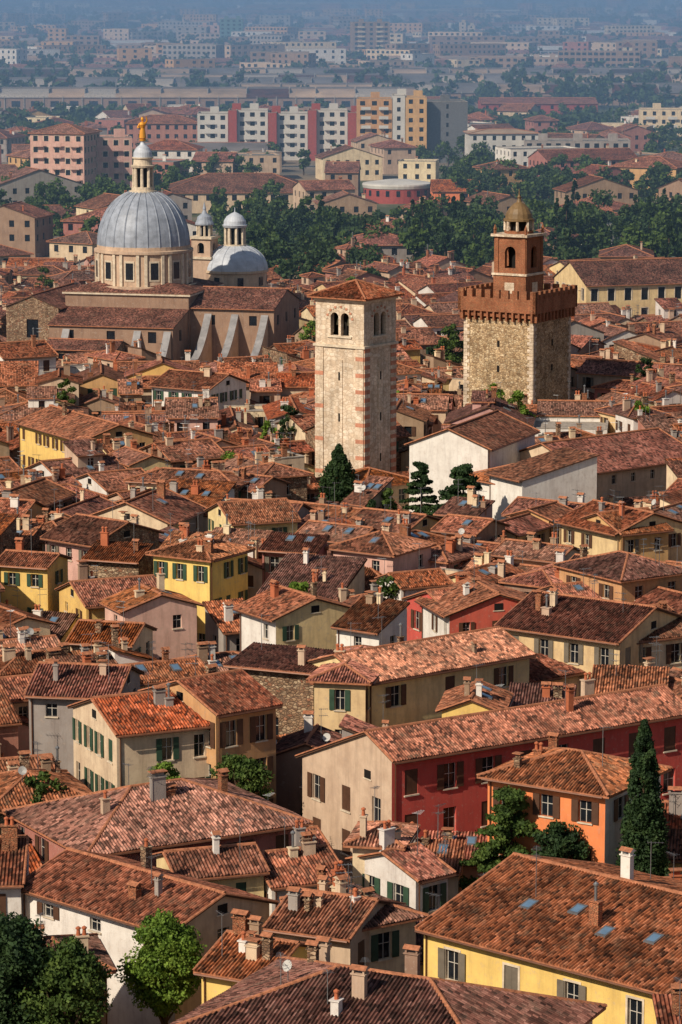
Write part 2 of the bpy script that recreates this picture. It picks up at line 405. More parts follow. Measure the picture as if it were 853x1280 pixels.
def house_mesh(mb, x0, y0, w, d, ze, roof='gable', axis='x', p=.33, zb=None, wm='plaster_cream', sm=None, rm='roof_tile_a', shut='shutter_green',
               lod=2, rnd=R, chim=2, sky=0, ant=1, z0=0.0, over=.55, wk=None, dishes=0, attic=True):
    wk = wk or {}
    sm = sm or [wm]*4
    if zb is None: zb = ze
    x1, y1 = x0+w, y0+d
    if axis == 'x': A, B = w, d; M = lambda a, b, z: (x0+a, y0+b, z)
    else: A, B = d, w; M = lambda a, b, z: (x1-b, y0+a, z)
    if roof == 'hip' and A < B:
        return house_mesh(mb, x0, y0, w, d, ze, roof, 'y' if axis == 'x' else 'x', p, zb, wm, sm, rm, shut, lod, rnd, chim, sky, ant, z0, over, wk, dishes, attic)
    c = [(0, 0), (A, 0), (A, B), (0, B)]
    cor = [M(a, b, 0)[:2] for a, b in c]
    smr = sm if axis == 'x' else [sm[1], sm[2], sm[3], sm[0]]
    zmin = min(ze, zb)
    hts = [ze, zmin, zb, zmin]
    if roof == 'shed': zb = ze+p*B; zmin = ze; hts = [ze, ze, zb, ze]
    for i in range(4):
        wall(mb, cor[i], cor[(i+1) % 4], z0, hts[i], smr[i], rnd, lod, shut, **wk)
    o = over; og = .22
    rl = 3 if lod >= 3 else 1
    if roof in ('gable',):
        br = (B+(zb-ze)/p)/2; zr = ze+p*br
        for a, sgn in ((0, -1), (A, 1)):
            pts = [(B, zmin), (0, zmin)] if sgn < 0 else [(0, zmin), (B, zmin)]
            poly = [M(a, b, z) for b, z in pts]
            if sgn > 0:
                if zb > zmin+.01: poly.append(M(a, B, zb))
                poly.append(M(a, br, zr))
                if ze > zmin+.01: poly.append(M(a, 0, ze))
            else:
                if ze > zmin+.01: poly.append(M(a, 0, ze))
                poly.append(M(a, br, zr))
                if zb > zmin+.01: poly.append(M(a, B, zb))
            mb.face(poly, smr[1 if sgn > 0 else 3])
            if attic and lod >= 2 and B > 7:
                q0 = Vector(M(a+sgn*.004, br-.4, zmin+.15)); q1 = Vector(M(a+sgn*.004, br+.4, zmin+.15)); on = Vector(M(1, 0, 0))-Vector(M(0, 0, 0))
                mb.pbox(tuple(q0), q1-q0, on*sgn*.03, (0, 0, .6), 'interior_dark')
                mb.pbox(tuple(q0-(q1-q0)*.15-Vector((0, 0, .09))), (q1-q0)*1.3, on*sgn*.06, (0, 0, .08), 'trim_stone')
        slope(mb, [M(-og, -o, ze-p*o+.1), M(A+og, -o, ze-p*o+.1), M(A+og, br, zr+.1), M(-og, br, zr+.1)], rm, rl, rnd)
        slope(mb, [M(A+og, B+o, zb-p*o+.1), M(-og, B+o, zb-p*o+.1), M(-og, br, zr+.1), M(A+og, br, zr+.1)], rm, rl, rnd)
        cap(mb, M(-og, br, zr+.1), M(A+og, br, zr+.1))
        if lod >= 2:
            for aa in (-og, A+og): cap(mb, M(aa, -o, ze-p*o+.08), M(aa, br, zr+.08), .1); cap(mb, M(aa, B+o, zb-p*o+.08), M(aa, br, zr+.08), .1)
        zf = lambda a, b: min(ze+p*b, zb+p*(B-b))+.1
    elif roof == 'hip':
        h = B/2; zr = ze+p*h
        e = ze-p*o+.1; C = [M(-o, -o, e), M(A+o, -o, e), M(A+o, B+o, e), M(-o, B+o, e)]
        r0 = M(h, h, zr+.1); r1 = M(max(A-h, h+.02), h, zr+.1)
        slope(mb, [C[0], C[1], r1, r0], rm, rl, rnd); slope(mb, [C[2], C[3], r0, r1], rm, rl, rnd)
        slope(mb, [C[1], C[2], r1], rm, rl, rnd); slope(mb, [C[3], C[0], r0], rm, rl, rnd)
        for a_, b_ in ((C[0], r0), (C[3], r0), (C[1], r1), (C[2], r1), (r0, r1)): cap(mb, a_, b_, .13)
        zf = lambda a, b: ze+p*min(a, A-a, b, B-b)+.1
    elif roof == 'shed':
        for a, sgn in ((0, -1), (A, 1)):
            poly = [M(a, 0, ze), M(a, B, ze), M(a, B, zb)]
            mb.face(poly if sgn > 0 else poly[::-1], smr[1 if sgn > 0 else 3])
        slope(mb, [M(-og, -o, ze-p*o+.1), M(A+og, -o, ze-p*o+.1), M(A+og, B+.2, zb+p*.2+.1), M(-og, B+.2, zb+p*.2+.1)], rm, rl, rnd)
        zf = lambda a, b: ze+p*b+.1
    else:
        mb.face([M(a, b, ze-.4) for a, b in c], rm)
        for i in range(4):
            (a0, b0), (a1, b1) = c[i], c[(i+1) % 4]
            p0 = Vector(M(a0, b0, ze)); p1 = Vector(M(a1, b1, ze)); dd = (p1-p0).normalized(); inn = Vector((-dd.y, dd.x, 0))
            mb.face([tuple(p1+inn*.25-Vector((0, 0, .4))), tuple(p0+inn*.25-Vector((0, 0, .4))), tuple(p0+inn*.25+Vector((0, 0, .003))), tuple(p1+inn*.25+Vector((0, 0, .003)))], smr[i])
            mb.pbox(tuple(p0-inn*.06+Vector((0, 0, .005+.002*i))), dd*(p1-p0).length, inn*.34, (0, 0, .1), 'concrete')
        zf = lambda a, b: ze-.4
    if lod >= 2 and roof != 'flat':
        a = Vector(M(-.1, -o-.1, ze-p*o-.02)); b = Vector(M(A+.1, -o-.1, ze-p*o-.02)); mb.tube(a, b, .07, .07, 'gutter_copper', 5)
        if over > .3:
            pp = M(.25, -.08, 0); mb.tube((pp[0], pp[1], z0), (pp[0], pp[1], ze-.2), .05, .05, 'gutter_copper', 5)
    def pick():
        a = rnd.uniform(.12, .88)*A; b = rnd.choice([rnd.uniform(.15, .42), rnd.uniform(.5, .85)])*B; return a, b
    for _ in range(chim):
        a, b = pick(); q = M(a, b, zf(a, b)); chimney(mb, q[0], q[1], q[2], rnd, rnd.uniform(.7, 1.15))
        if rnd.random() < .25: chimney(mb, q[0]+.9, q[1]+.1, q[2], rnd, .8)
    for _ in range(ant):
        a, b = pick(); q = M(a, b, zf(a, b)); antenna(mb, *q, rnd)
    for _ in range(dishes):
        a, b = pick(); q = M(a, b, zf(a, b)); dish(mb, *q, rnd)
    if roof in ('gable', 'hip', 'shed'):
        for k in range(sky):
            if roof == 'shed': b = B*.5
            else: b = B*rnd.uniform(.15, .26)
            a = A*(.3+.4*(k+.5)/max(1, sky)) if roof == 'hip' else A*(.15+.7*(k+.5)/sky)
            sw, sh = .75, 1.0
            q = [Vector(M(a_, b_, ze+p*b_+.16)) for a_, b_ in ((a, b), (a+sw, b), (a+sw, b+sh), (a, b+sh))]
            mb.pbox(tuple(q[0]), q[1]-q[0], q[3]-q[0], (0, 0, .1), 'steel')
            i_ = [(q[0]*.86+q[2]*.14), (q[1]*.86+q[3]*.14), (q[2]*.86+q[0]*.14), (q[3]*.86+q[1]*.14)]
            mb.face([tuple(v+Vector((0, 0, .106))) for v in i_], 'skylight_glass')
    return zf

EXC = []
def rectpts(ox, oy, rot, x0, x1, y0, y1):
    c, s = math.cos(rot), math.sin(rot)
    return [(ox+c*x-s*y, oy+s*x+c*y) for x, y in ((x0, y0), (x1, y0), (x1, y1), (x0, y1))]
def sat(A_, B_):
    for P_, Q_ in ((A_, B_), (B_, A_)):
        for i in range(len(P_)):
            x0, y0 = P_[i]; x1, y1 = P_[(i+1) % len(P_)]
            nx, ny = y1-y0, x0-x1
            a = [nx*x+ny*y for x, y in P_]; b = [nx*x+ny*y for x, y in Q_]
            if max(a) <= min(b)+1e-6 or max(b) <= min(a)+1e-6: return False
    return True
def exclude(ox, oy, rot, w, d, front=5.0, m=.3, lx=1.5, rx=1.0):
    EXC.append((rectpts(ox, oy, rot, -m, w+m, -m, d+m), rectpts(ox, oy, rot, -lx, w+rx, -front, d+m)))

def hero(name, u1, v1, u2, v2, ze, d, front=6.0, lx=1.5, rx=1.0, **kw):
    p = site(u1, v1, ze-.1); q = site(u2, v2, ze-.1)
    rot = math.atan2(q[1]-p[1], q[0]-p[0]); w = math.hypot(q[0]-p[0], q[1]-p[1])
    mb = MB(); kw.setdefault('lod', 3 if p[1] < 330 else 2)
    kw['rnd'] = random.Random(int(u1*7+v1*13))
    house_mesh(mb, 0, 0, w, d, ze, **kw)
    exclude(p[0], p[1], rot, w, d, front, lx=lx, rx=rx)
    return mb.build(name, (p[0], p[1], 0), rot)

# ------------------------------------------------------------------ foreground / midground buildings
pl = 'plaster_'
hero('yellow_palazzo', 530, 1160, 835, 1240, 10, 17, 16, lx=5, p=.28, wm=pl+'yellow', sm=[pl+'yellow', pl+'yellow', pl+'yellow', pl+'white'], rm='roof_tile_a', shut='shutter_grey', chim=3, sky=4, ant=2, wk=dict(sp=3.4, skip=0, pclosed=.2, trim='trim_stone', wh=1.8, top=1.0))
hero('red_palazzo', 490, 950, 860, 890, 11, 11.5, 9, lx=6, p=.4, zb=8.8, wm=pl+'red', sm=[pl+'red', pl+'beige', pl+'beige', pl+'beige'], rm='roof_tile_c', shut='shutter_brown', chim=2, ant=1, wk=dict(sp=3.0, skip=.0, ww=1.1, wh=1.8, pclosed=.6, top=1.0))
hero('orange_house', 610, 970, 757, 993, 11, 8, 9, lx=3, rx=4, roof='hip', wm=pl+'orange', sm=[pl+'orange', pl+'white', pl+'white', pl+'orange'], rm='roof_tile_a', shut='shutter_brown', chim=3, ant=1, wk=dict(sp=2.6, skip=0.1, wh=1.5))
hero('pale_yellow_house', 393, 850, 457, 853, 10.5, 11, 6, roof='hip', wm=pl+'pale_yellow', rm='roof_tile_c', shut='shutter_green', chim=1, wk=dict(sp=1.9, skip=0, ww=.8, pclosed=.1))
hero('pale_yellow_house', 460, 853, 662, 818, 10.2, 8, 4, wm=pl+'pale_yellow', rm='roof_tile_c', shut='shutter_brown', chim=2, wk=dict(sp=5, skip=0))
hero('cream_convent_wing', 560, 872, 790, 828, 7.5, 5, 5, roof='shed', p=.2, wm=pl+'cream', rm='roof_tile_b', shut=None, chim=0, ant=0, wk=dict(sp=9, skip=.3))
hero('cream_palazzo', 625, 782, 775, 803, 10.5, 11, 5, roof='gable', wm=pl+'pale_yellow', rm='roof_tile_b', shut='shutter_grey', chim=3, wk=dict(sp=2.3, skip=0, ww=.9))
hero('cream_palazzo', 778, 803, 868, 792, 10, 9, 5, wm=pl+'cream', rm='roof_tile_b', shut='shutter_brown', chim=1, wk=dict(sp=2.4))
hero('yellow_townhouse', 192, 692, 262, 700, 11, 6.5, 8, roof='hip', wm=pl+'yellow', rm='roof_tile_c', shut='shutter_green', chim=2, wk=dict(sp=1.7, skip=0.1, ww=.75, wh=1.5))
hero('yellow_low_house', 108, 758, 208, 750, 8, 8, 4, wm=pl+'yellow', rm='roof_tile_b', shut='shutter_brown', chim=1, wk=dict(sp=3.1, wh=.9, ww=.8))
hero('yellow_garden_house', 24, 528, 106, 552, 10, 9, 8, wm=pl+'yellow', sm=[pl+'yellow', pl+'ochre', pl+'yellow', pl+'yellow'], rm='roof_tile_c', shut='shutter_brown', chim=2, wk=dict(sp=2.2, ww=.8, wh=1.3))
hero('grey_townhouse', 36, 868, 146, 872, 11, 8, 4, wm=pl+'grey', rm='roof_tile_b', shut=None, chim=2, wk=dict(sp=2.6, wh=1.0, ww=.9))
hero('beige_townhouse', 146, 918, 268, 905, 11, 9, 6, wm=pl+'cream', rm='roof_tile_a', shut='shutter_green', chim=2, wk=dict(sp=2.1, skip=0.1, ww=.85))
hero('ochre_loggia_house', 270, 893, 345, 880, 12, 9, 6, wm=pl+'ochre', rm='roof_tile_b', shut='shutter_brown', chim=1, wk=dict(sp=1.9, skip=0, ww=1.0, wh=1.9, pclosed=.1))
hero('rose_house', 112, 1068, 378, 1028, 8.5, 12, 2.5, roof='hip', p=.36, wm=pl+'rose', rm='roof_tile_c', shut='shutter_brown', chim=3, ant=2, wk=dict(sp=2.6))
hero('white_courtyard_house', 28, 1108, 218, 1165, 8.5, 8, 2, wm=pl+'white', sm=[pl+'white', pl+'beige', pl+'white', pl+'white'], rm='roof_tile_a', shut='shutter_brown', chim=3, wk=dict(sp=4, wh=.8))
hero('cream_corner_house', -60, 1105, 26, 1104, 9, 9, 6, wm=pl+'white', rm='roof_tile_b', shut='shutter_brown', chim=1, wk=dict(sp=3))
hero('brown_roof_house', 22, 1220, 132, 1212, 8.3, 6, 1.5, roof='hip', wm=pl+'brown', rm='roof_tile_b', shut='shutter_brown', chim=2, ant=1)
hero('yellow_chimney_house', 252, 1212, 335, 1226, 9, 6.5, 2, wm=pl+'yellow', rm='roof_tile_a', shut='shutter_green', chim=4, ant=1, wk=dict(sp=2.2, ww=.7, wh=1.0))
hero('low_tiled_house', 338, 1158, 438, 1172, 8.2, 7, 2, wm=pl+'beige', rm='roof_tile_c', shut='shutter_brown', chim=4, ant=1, wk=dict(sp=2.4))
hero('low_tiled_house', 445, 1160, 520, 1145, 8.2, 7, 2, roof='hip', wm=pl+'cream', rm='roof_tile_b', shut='shutter_green', chim=3, ant=1, wk=dict(sp=2.4))
hero('low_tiled_house', 340, 1108, 430, 1098, 7.6, 6.5, 2, wm=pl+'white', rm='roof_tile_a', shut='shutter_brown', chim=3, ant=1, wk=dict(sp=2.4))
hero('small_cream_house', 441, 1055, 498, 1058, 8.8, 4.5, 3, roof='hip', wm=pl+'cream', rm='roof_tile_c', shut=None, chim=1, ant=1, wk=dict(sp=2.2, ww=.5, wh=.9, skip=0))
hero('yellow_annex', 222, 1098, 330, 1088, 8.5, 5, 3, wm=pl+'pale_yellow', rm='roof_tile_a', shut='shutter_green', chim=1, wk=dict(sp=2.2, skip=0.1, ww=.7, wh=1.3))
hero('tiled_roof_house', 215, 1290, 620, 1356, 11, 13, 4, roof='hip', p=.36, wm=pl+'cream', rm='roof_tile_b', shut='shutter_brown', chim=5, ant=2, dishes=1)
hero('pink_house', 57, 672, 118, 682, 10, 9, 6, wm=pl+'pink', sm=[pl+'pink', 'rubble_stone', pl+'pink', pl+'pink'], rm='roof_tile_b', shut='shutter_grey', chim=2, wk=dict(sp=2.0, ww=.8, wh=1.2))
hero('rubble_stone_house', 286, 832, 392, 842, 10, 5, 7, roof='shed', p=.12, wm='rubble_stone', rm='roof_tile_b', shut=None, chim=1, wk=dict(sp=6, skip=.5))
hero('white_turret_house', 421, 782, 474, 790, 10, 4, 6, roof='shed', p=.4, wm=pl+'white', rm='roof_tile_b', shut=None, chim=1, wk=dict(sp=2.2, ww=.8, wh=1.4, skip=0))
hero('white_gable_house', 528, 750, 562, 770, 10, 9, 4, wm=pl+'white', sm=[pl+'white', pl+'red', pl+'red', pl+'white'], rm='roof_tile_c', shut='shutter_brown', chim=1, wk=dict(sp=2.2, ww=.7, wh=1.4))
hero('brick_red_house', 564, 770, 640, 762, 9.5, 8, 4, wm=pl+'red', rm='roof_tile_a', shut='shutter_brown', chim=2)
hero('yellow_attic_house', 700, 652, 772, 668, 10, 9, 5, wm=pl+'pale_yellow', rm='roof_tile_c', shut='shutter_brown', chim=2, sky=2, wk=dict(sp=2.2, ww=.8, wh=1.3))
hero('ochre_townhouse', 776, 668, 836, 662, 10, 8, 5, wm=pl+'ochre', rm='roof_tile_b', shut='shutter_grey', chim=1, wk=dict(sp=2.2, ww=.8, wh=1.3))
hero('white_church', 512, 556, 610, 562, 11.5, 16, 11, lx=1, axis='y', p=.4, wm=pl+'white', rm='roof_tile_b', shut=None, chim=0, ant=0, attic=False, wk=dict(sp=30))
hero('white_church_chapel', 655, 610, 728, 600, 8.5, 10, 11, roof='hip', wm=pl+'white', rm='roof_tile_a', shut=None, chim=0, ant=0, wk=dict(sp=3, ww=.9, wh=1.2))
hero('white_church_aisle', 612, 592, 653, 602, 9.5, 10, 11, roof='shed', p=.2, wm=pl+'white', rm='roof_tile_a', shut=None, chim=0, ant=0, wk=dict(sp=30))
hero('cream_monastery', 731, 592, 875, 572, 8.5, 14, 9, p=.35, wm=pl+'cream', rm='roof_tile_a', shut=None, chim=0, ant=1, wk=dict(sp=3, ww=.7, wh=1.0, skip=0))
hero('tiled_warehouse', 456, 610, 520, 602, 6, 8, 4, roof='hip', wm=pl+'beige', rm='roof_tile_bright', shut=None, chim=0, ant=0)
hero('white_corner_house', 4, 448, 70, 444, 9, 9, 8, wm=pl+'white', rm='roof_tile_c', shut='shutter_brown', chim=1, wk=dict(sp=2.5))
hero('bright_roof_house', 88, 802, 165, 806, 8.5, 6, 2, wm=pl+'beige', rm='roof_tile_bright', shut='shutter_green', chim=1, wk=dict(sp=2))
hero('yellow_school', 733, 357, 900, 352, 10, 16, 22, p=.42, wm=pl+'pale_yellow', rm='roof_tile_b', shut=None, chim=0, ant=0, lod=1, wk=dict(sp=3.0, ww=1.3, wh=2.2, skip=0, trim='trim_stone', fl=3.6))
hero('white_long_house', 290, 655, 372, 650, 9.5, 8, 5, wm=pl+'pale_yellow', rm='roof_tile_a', shut='shutter_green', chim=2, wk=dict(sp=2.2, ww=.8, wh=1.2))
hero('white_long_house', 190, 482, 262, 488, 8.5, 9, 7, wm=pl+'white', rm='roof_tile_b', shut='shutter_green', chim=2, wk=dict(sp=2.0, ww=.8, wh=1.3))
hero('cream_townhouse', 520, 1100, 560, 1090, 7.5, 6, 2, wm=pl+'white', rm='roof_tile_b', shut='shutter_green', chim=1, wk=dict(sp=2))
hero('white_townhouse', 300, 760, 345, 775, 9.5, 8, 6, wm=pl+'white', sm=[pl+'white', pl+'pale_yellow', pl+'white', pl+'white'], rm='roof_tile_c', shut='shutter_green', chim=2, wk=dict(sp=2.1, ww=.8, wh=1.3))

# ------------------------------------------------------------------ arched wall
def arch_wall(mb, p0, p1, z0, z1, ops, m, t_=.5):
    dx, dy = p1[0]-p0[0], p1[1]-p0[1]; L = math.hypot(dx, dy); dx /= L; dy /= L; nx, ny = dy, -dx
    def P(x, z, o=0.0): return (p0[0]+dx*x+nx*o, p0[1]+dy*x+ny*o, z)
    xp = 0
    for (xc, w, zb, zs) in ops:
        a, b, r = xc-w/2, xc+w/2, w/2
        mb.face([P(xp, z0), P(a, z0), P(a, z1), P(xp, z1)], m); xp = b
        mb.face([P(a, z0), P(b, z0), P(b, zb), P(a, zb)], m)
        n = 10
        arc = [(xc-r*math.cos(math.pi*i/n), zs+r*math.sin(math.pi*i/n)) for i in range(n+1)]
        for i in range(n):
            (xa, za), (xb, zc) = arc[i], arc[i+1]
            mb.face([P(xa, za), P(xb, zc), P(xb, z1), P(xa, z1)], m)
            mb.face([P(xa, za, -t_), P(xb, zc, -t_), P(xb, zc), P(xa, za)], m)
        mb.face([P(a, zb), P(a, zb, -t_), P(a, zs, -t_), P(a, zs)], m); mb.face([P(b, zb, -t_), P(b, zb), P(b, zs), P(b, zs, -t_)], m)
        mb.face([P(a, zb), P(b, zb), P(b, zb, -t_), P(a, zb, -t_)], m)
    mb.face([P(xp, z0), P(L, z0), P(L, z1), P(xp, z1)], m)
def sq(h): return [(-h, -h), (h, -h), (h, h), (-h, h)]

# ------------------------------------------------------------------ central bell tower
Dt = 385.0; s_t = FPX/Dt
bx = (455-426.5)/s_t; rot_t = rad(-34)
side = 7.0; h = side/2
ca, sa = math.cos(rot_t), math.sin(rot_t)
cxw = bx-(ca*h-sa*(-h)); cyw = (Dt-4)-(sa*h+ca*(-h))
mb = MB()
z_e = 26.0; zb0 = 20.0
c = sq(h)
for i in range(4):
    p0, p1 = c[i], c[(i+1) % 4]
    wall(mb, p0, p1, 0, zb0, 'pale_stone', random.Random(i), 0, None)
    arch_wall(mb, p0, p1, zb0+.3, z_e-.5, [(side/2-.75, 1.15, zb0+1.4, zb0+3.6), (side/2+.75, 1.15, zb0+1.4, zb0+3.6)], 'pale_stone', .6)
    d_ = Vector((p1[0]-p0[0], p1[1]-p0[1], 0)).normalized(); n_ = Vector((d_.y, -d_.x, 0)); o = Vector((p0[0], p0[1], 0))
    z = 0.0; k = 0
    while z < zb0-.3:
        hh = .5
        for a in (0.0, side-1.15):
            band = (k % 2 and i != 0) or (i == 0 and a > 0 and k % 4 == 1) or (i == 0 and a == 0 and k % 8 == 1)
            mb.pbox(tuple(o+d_*a+n_*(.003)+Vector((0, 0, z))), d_*1.15, n_*(.12 if a == 0 else .117), (0, 0, hh-.003), 'tuff_band' if band else 'pale_stone')
        z += hh; k += 1
    mb.pbox(tuple(o+d_*(side/2-.45)+n_*.003), d_*.9, n_*.1, (0, 0, zb0-1.5), 'pale_stone')
    for zz in (6, 11, 16):
        mb.pbox(tuple(o+d_*(side/2-.12)+n_*.104+Vector((0, 0, zz))), d_*.24, n_*.03, (0, 0, 1.0), 'interior_dark')
    mb.pbox(tuple(o+d_*(side/2-1.75)+n_*.003+Vector((0, 0, zb0+1.15))), d_*3.5, n_*.15, (0, 0, .2), 'trim_stone')
    for q in range(14):
        a0 = math.pi*(q+.5)/14; r_ = 1.85
        mb.pbox(tuple(o+d_*(side/2-r_*math.cos(a0)-.14)+n_*.01+Vector((0, 0, zb0+3.3+r_*math.sin(a0)*.85-.1))), d_*.28, n_*.07, (0, 0, .24), 'tuff_band' if q % 2 else 'trim_stone')
    mb.pbox(tuple(o+d_*(side/2-.12)-n_*.1+Vector((0, 0, zb0+1.4))), d_*.24, -n_*.24, (0, 0, 2.3), 'trim_stone')
mb.box(-h-.25, h+.25, -h-.25, h+.25, zb0, zb0+.3, 'trim_stone')
mb.box(-h-.2, h+.2, -h-.2, h+.2, z_e-.5, z_e-.25, 'trim_stone')
mb.box(-h-.4, h+.4, -h-.4, h+.4, z_e-.25, z_e, 'trim_stone')
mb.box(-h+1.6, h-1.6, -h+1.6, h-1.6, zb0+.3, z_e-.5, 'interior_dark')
for sx in (-1, 1):
    for sy in (-1, 1):
        mb.lathe(sx*.75, sy*(h-1.1), [(.42, zb0+2.6), (.36, zb0+2.9), (.25, zb0+3.4), (.1, zb0+3.6)], 10, 'bronze')
e = h+.75
A0 = [(-e, -e, z_e), (e, -e, z_e), (e, e, z_e), (-e, e, z_e)]
for i in range(4):
    slope(mb, [A0[i], A0[(i+1) % 4], (0, 0, z_e+1.75)], 'roof_tile_b', 3, R); cap(mb, A0[i], (0, 0, z_e+1.8))
mb.tube((0, 0, z_e+1.6), (0, 0, z_e+3.0), .04, .03, 'steel'); mb.box(-.3, .3, -.03, .03, z_e+2.5, z_e+2.56, 'steel')
mb.build('bell_tower', (cxw, cyw, 0), rot_t)
EXC.append((rectpts(cxw, cyw, rot_t, -4, 4, -4, 4), rectpts(cxw, cyw-2, 0, -6.5, 6.5, -18, 6)))

# ------------------------------------------------------------------ crenellated stone tower
D2 = 440.0; s2 = FPX/D2; rot2 = rad(-32); a_ = 11.0; h = a_/2
ca, sa = math.cos(rot2), math.sin(rot2)
nx_ = (668-426.5)/s2
cx2 = nx_-(ca*h+sa*h); cy2 = D2-(sa*h-ca*h)
mb = MB(); zc = 18.2
c = sq(h)
for i in range(4):
    p0, p1 = c[i], c[(i+1) % 4]
    wall(mb, p0, p1, 0, zc-1.3, 'tower_stone', R, 0, None)
    d_ = Vector((p1[0]-p0[0], p1[1]-p0[1], 0)).normalized(); n_ = Vector((d_.y, -d_.x, 0)); o = Vector((p0[0], p0[1], 0))
    for zz in (9.5, 13.0):
        mb.pbox(tuple(o+d_*(a_/2-.2)+n_*.003+Vector((0, 0, zz))), d_*.4, n_*.03, (0, 0, .9), 'interior_dark')
    z = 0; k = 0
    while z < zc-2:
        L_ = .9 if k % 2 else .55
        mb.pbox(tuple(o+n_*.003+Vector((0, 0, z))), d_*L_, n_*.06, (0, 0, .46), 'pale_stone')
        mb.pbox(tuple(o+d_*(a_-L_)+n_*.004+Vector((0, 0, z))), d_*L_, n_*.06, (0, 0, .46), 'pale_stone'); z += .5; k += 1
    nb = 11
    for k in range(nb+1):
        x = a_*k/nb
        mb.pbox(tuple(o+d_*(x-.14)+n_*.003+Vector((0, 0, zc-1.5))), d_*.28, n_*.62, (0, 0, 1.5), 'tower_brick')
    hp = .65
    o2 = o+n_*hp-d_*hp
    LL = a_+2*hp
    mb.pbox(tuple(o2+Vector((0, 0, zc-.25))), d_*LL, -n_*.45, (0, 0, 1.9+.002*i), 'tower_brick')
    nm = 9; mw = LL/(nm*2-1)*1.18; gp = (LL-nm*mw)/(nm-1)
    for k in range(nm):
        mb.pbox(tuple(o2+d_*(k*(mw+gp))+Vector((0, 0, zc+1.65+.002*i))), d_*mw, -n_*(.448), (0, 0, 1.15), 'tower_brick')
mb.box(-h-.2, h+.2, -h-.2, h+.2, zc-1.0, zc-.3, 'tower_brick')
mb.box(-h-.2, h+.2, -h-.2, h+.2, zc, zc+.35, 'concrete')
tx, ty, th_ = -.6, 1.2, 2.45
cc = [(tx-th_, ty-th_), (tx+th_, ty-th_), (tx+th_, ty+th_), (tx-th_, ty+th_)]
z1_ = 22.6; z2_ = 28.0
mb.box(tx-th_-.15, tx+th_+.15, ty-th_-.15, ty+th_+.15, zc+.3, z1_, 'tower_brick')
mb.box(tx-th_-.35, tx+th_+.35, ty-th_-.35, ty+th_+.35, z1_, z1_+.3, 'pale_stone')
for i in range(4):
    arch_wall(mb, cc[i], cc[(i+1) % 4], z1_+.3, z2_, [(th_, 1.7, z1_+1.0, z1_+3.2)], 'tower_brick', .6)
    p0, p1 = cc[i], cc[(i+1) % 4]
    d_ = Vector((p1[0]-p0[0], p1[1]-p0[1], 0)).normalized(); n_ = Vector((d_.y, -d_.x, 0)); o = Vector((p0[0], p0[1], 0))
    for a in (0, 2*th_-.6): mb.pbox(tuple(o+d_*a+n_*.003+Vector((0, 0, z1_+.3))), d_*.6, n_*(.12+.003*(a > 0)), (0, 0, z2_-z1_-.3), 'tower_brick')
    mb.pbox(tuple(o+d_*(th_-.75)+n_*.155+Vector((0, 0, zc+1.9))), d_*1.5, n_*.04, (0, 0, 1.5), 'pale_stone')
mb.lathe(tx, ty, [(.55, z1_+2.0), (.5, z1_+2.6), (.3, z1_+3.2), (.1, z1_+3.4)], 12, 'bronze')
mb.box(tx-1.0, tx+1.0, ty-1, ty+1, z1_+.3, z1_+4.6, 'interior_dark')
mb.box(tx-th_-.45, tx+th_+.45, ty-th_-.45, ty+th_+.45, z2_, z2_+.35, 'pale_stone')
r_ = 1.95
mb.lathe(tx, ty, [(r_+.1, z2_+.35), (r_+.1, z2_+.75)], 8, 'tower_brick', rot=math.pi/8)
for k in range(8):
    an = math.pi/8+k*math.pi/4
    mb.tube((tx+r_*math.cos(an), ty+r_*math.sin(an), z2_+.75), (tx+r_*math.cos(an), ty+r_*math.sin(an), z2_+2.1), .22, .2, 'pale_stone', 6)
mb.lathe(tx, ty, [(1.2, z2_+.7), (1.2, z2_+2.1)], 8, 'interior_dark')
mb.lathe(tx, ty, [(r_+.25, z2_+2.1), (r_+.25, z2_+2.4), (r_, z2_+2.45), (r_*.95, z2_+3.1), (r_*.75, z2_+3.8), (r_*.45, z2_+4.4), (r_*.2, z2_+4.7), (.2, z2_+5.2), (.28, z2_+5.4), (.1, z2_+5.7), (.03, z2_+6.6)], 16, 'old_copper', rot=math.pi/8)
for sx, sy in ((-1, -1), (1, -1), (1, 1), (-1, 1)):
    mb.lathe(tx+sx*(th_), ty+sy*(th_), [(.25, z2_+.35), (.2, z2_+.9), (.3, z2_+1.0), (.02, z2_+1.7)], 6, 'tower_brick')
mb.build('crenellated_stone_tower', (cx2, cy2, 0), rot2)
EXC.append((rectpts(cx2, cy2, rot2, -7, 7, -7, 7), rectpts(cx2, cy2, 0, -9, 9, -12, 9)))

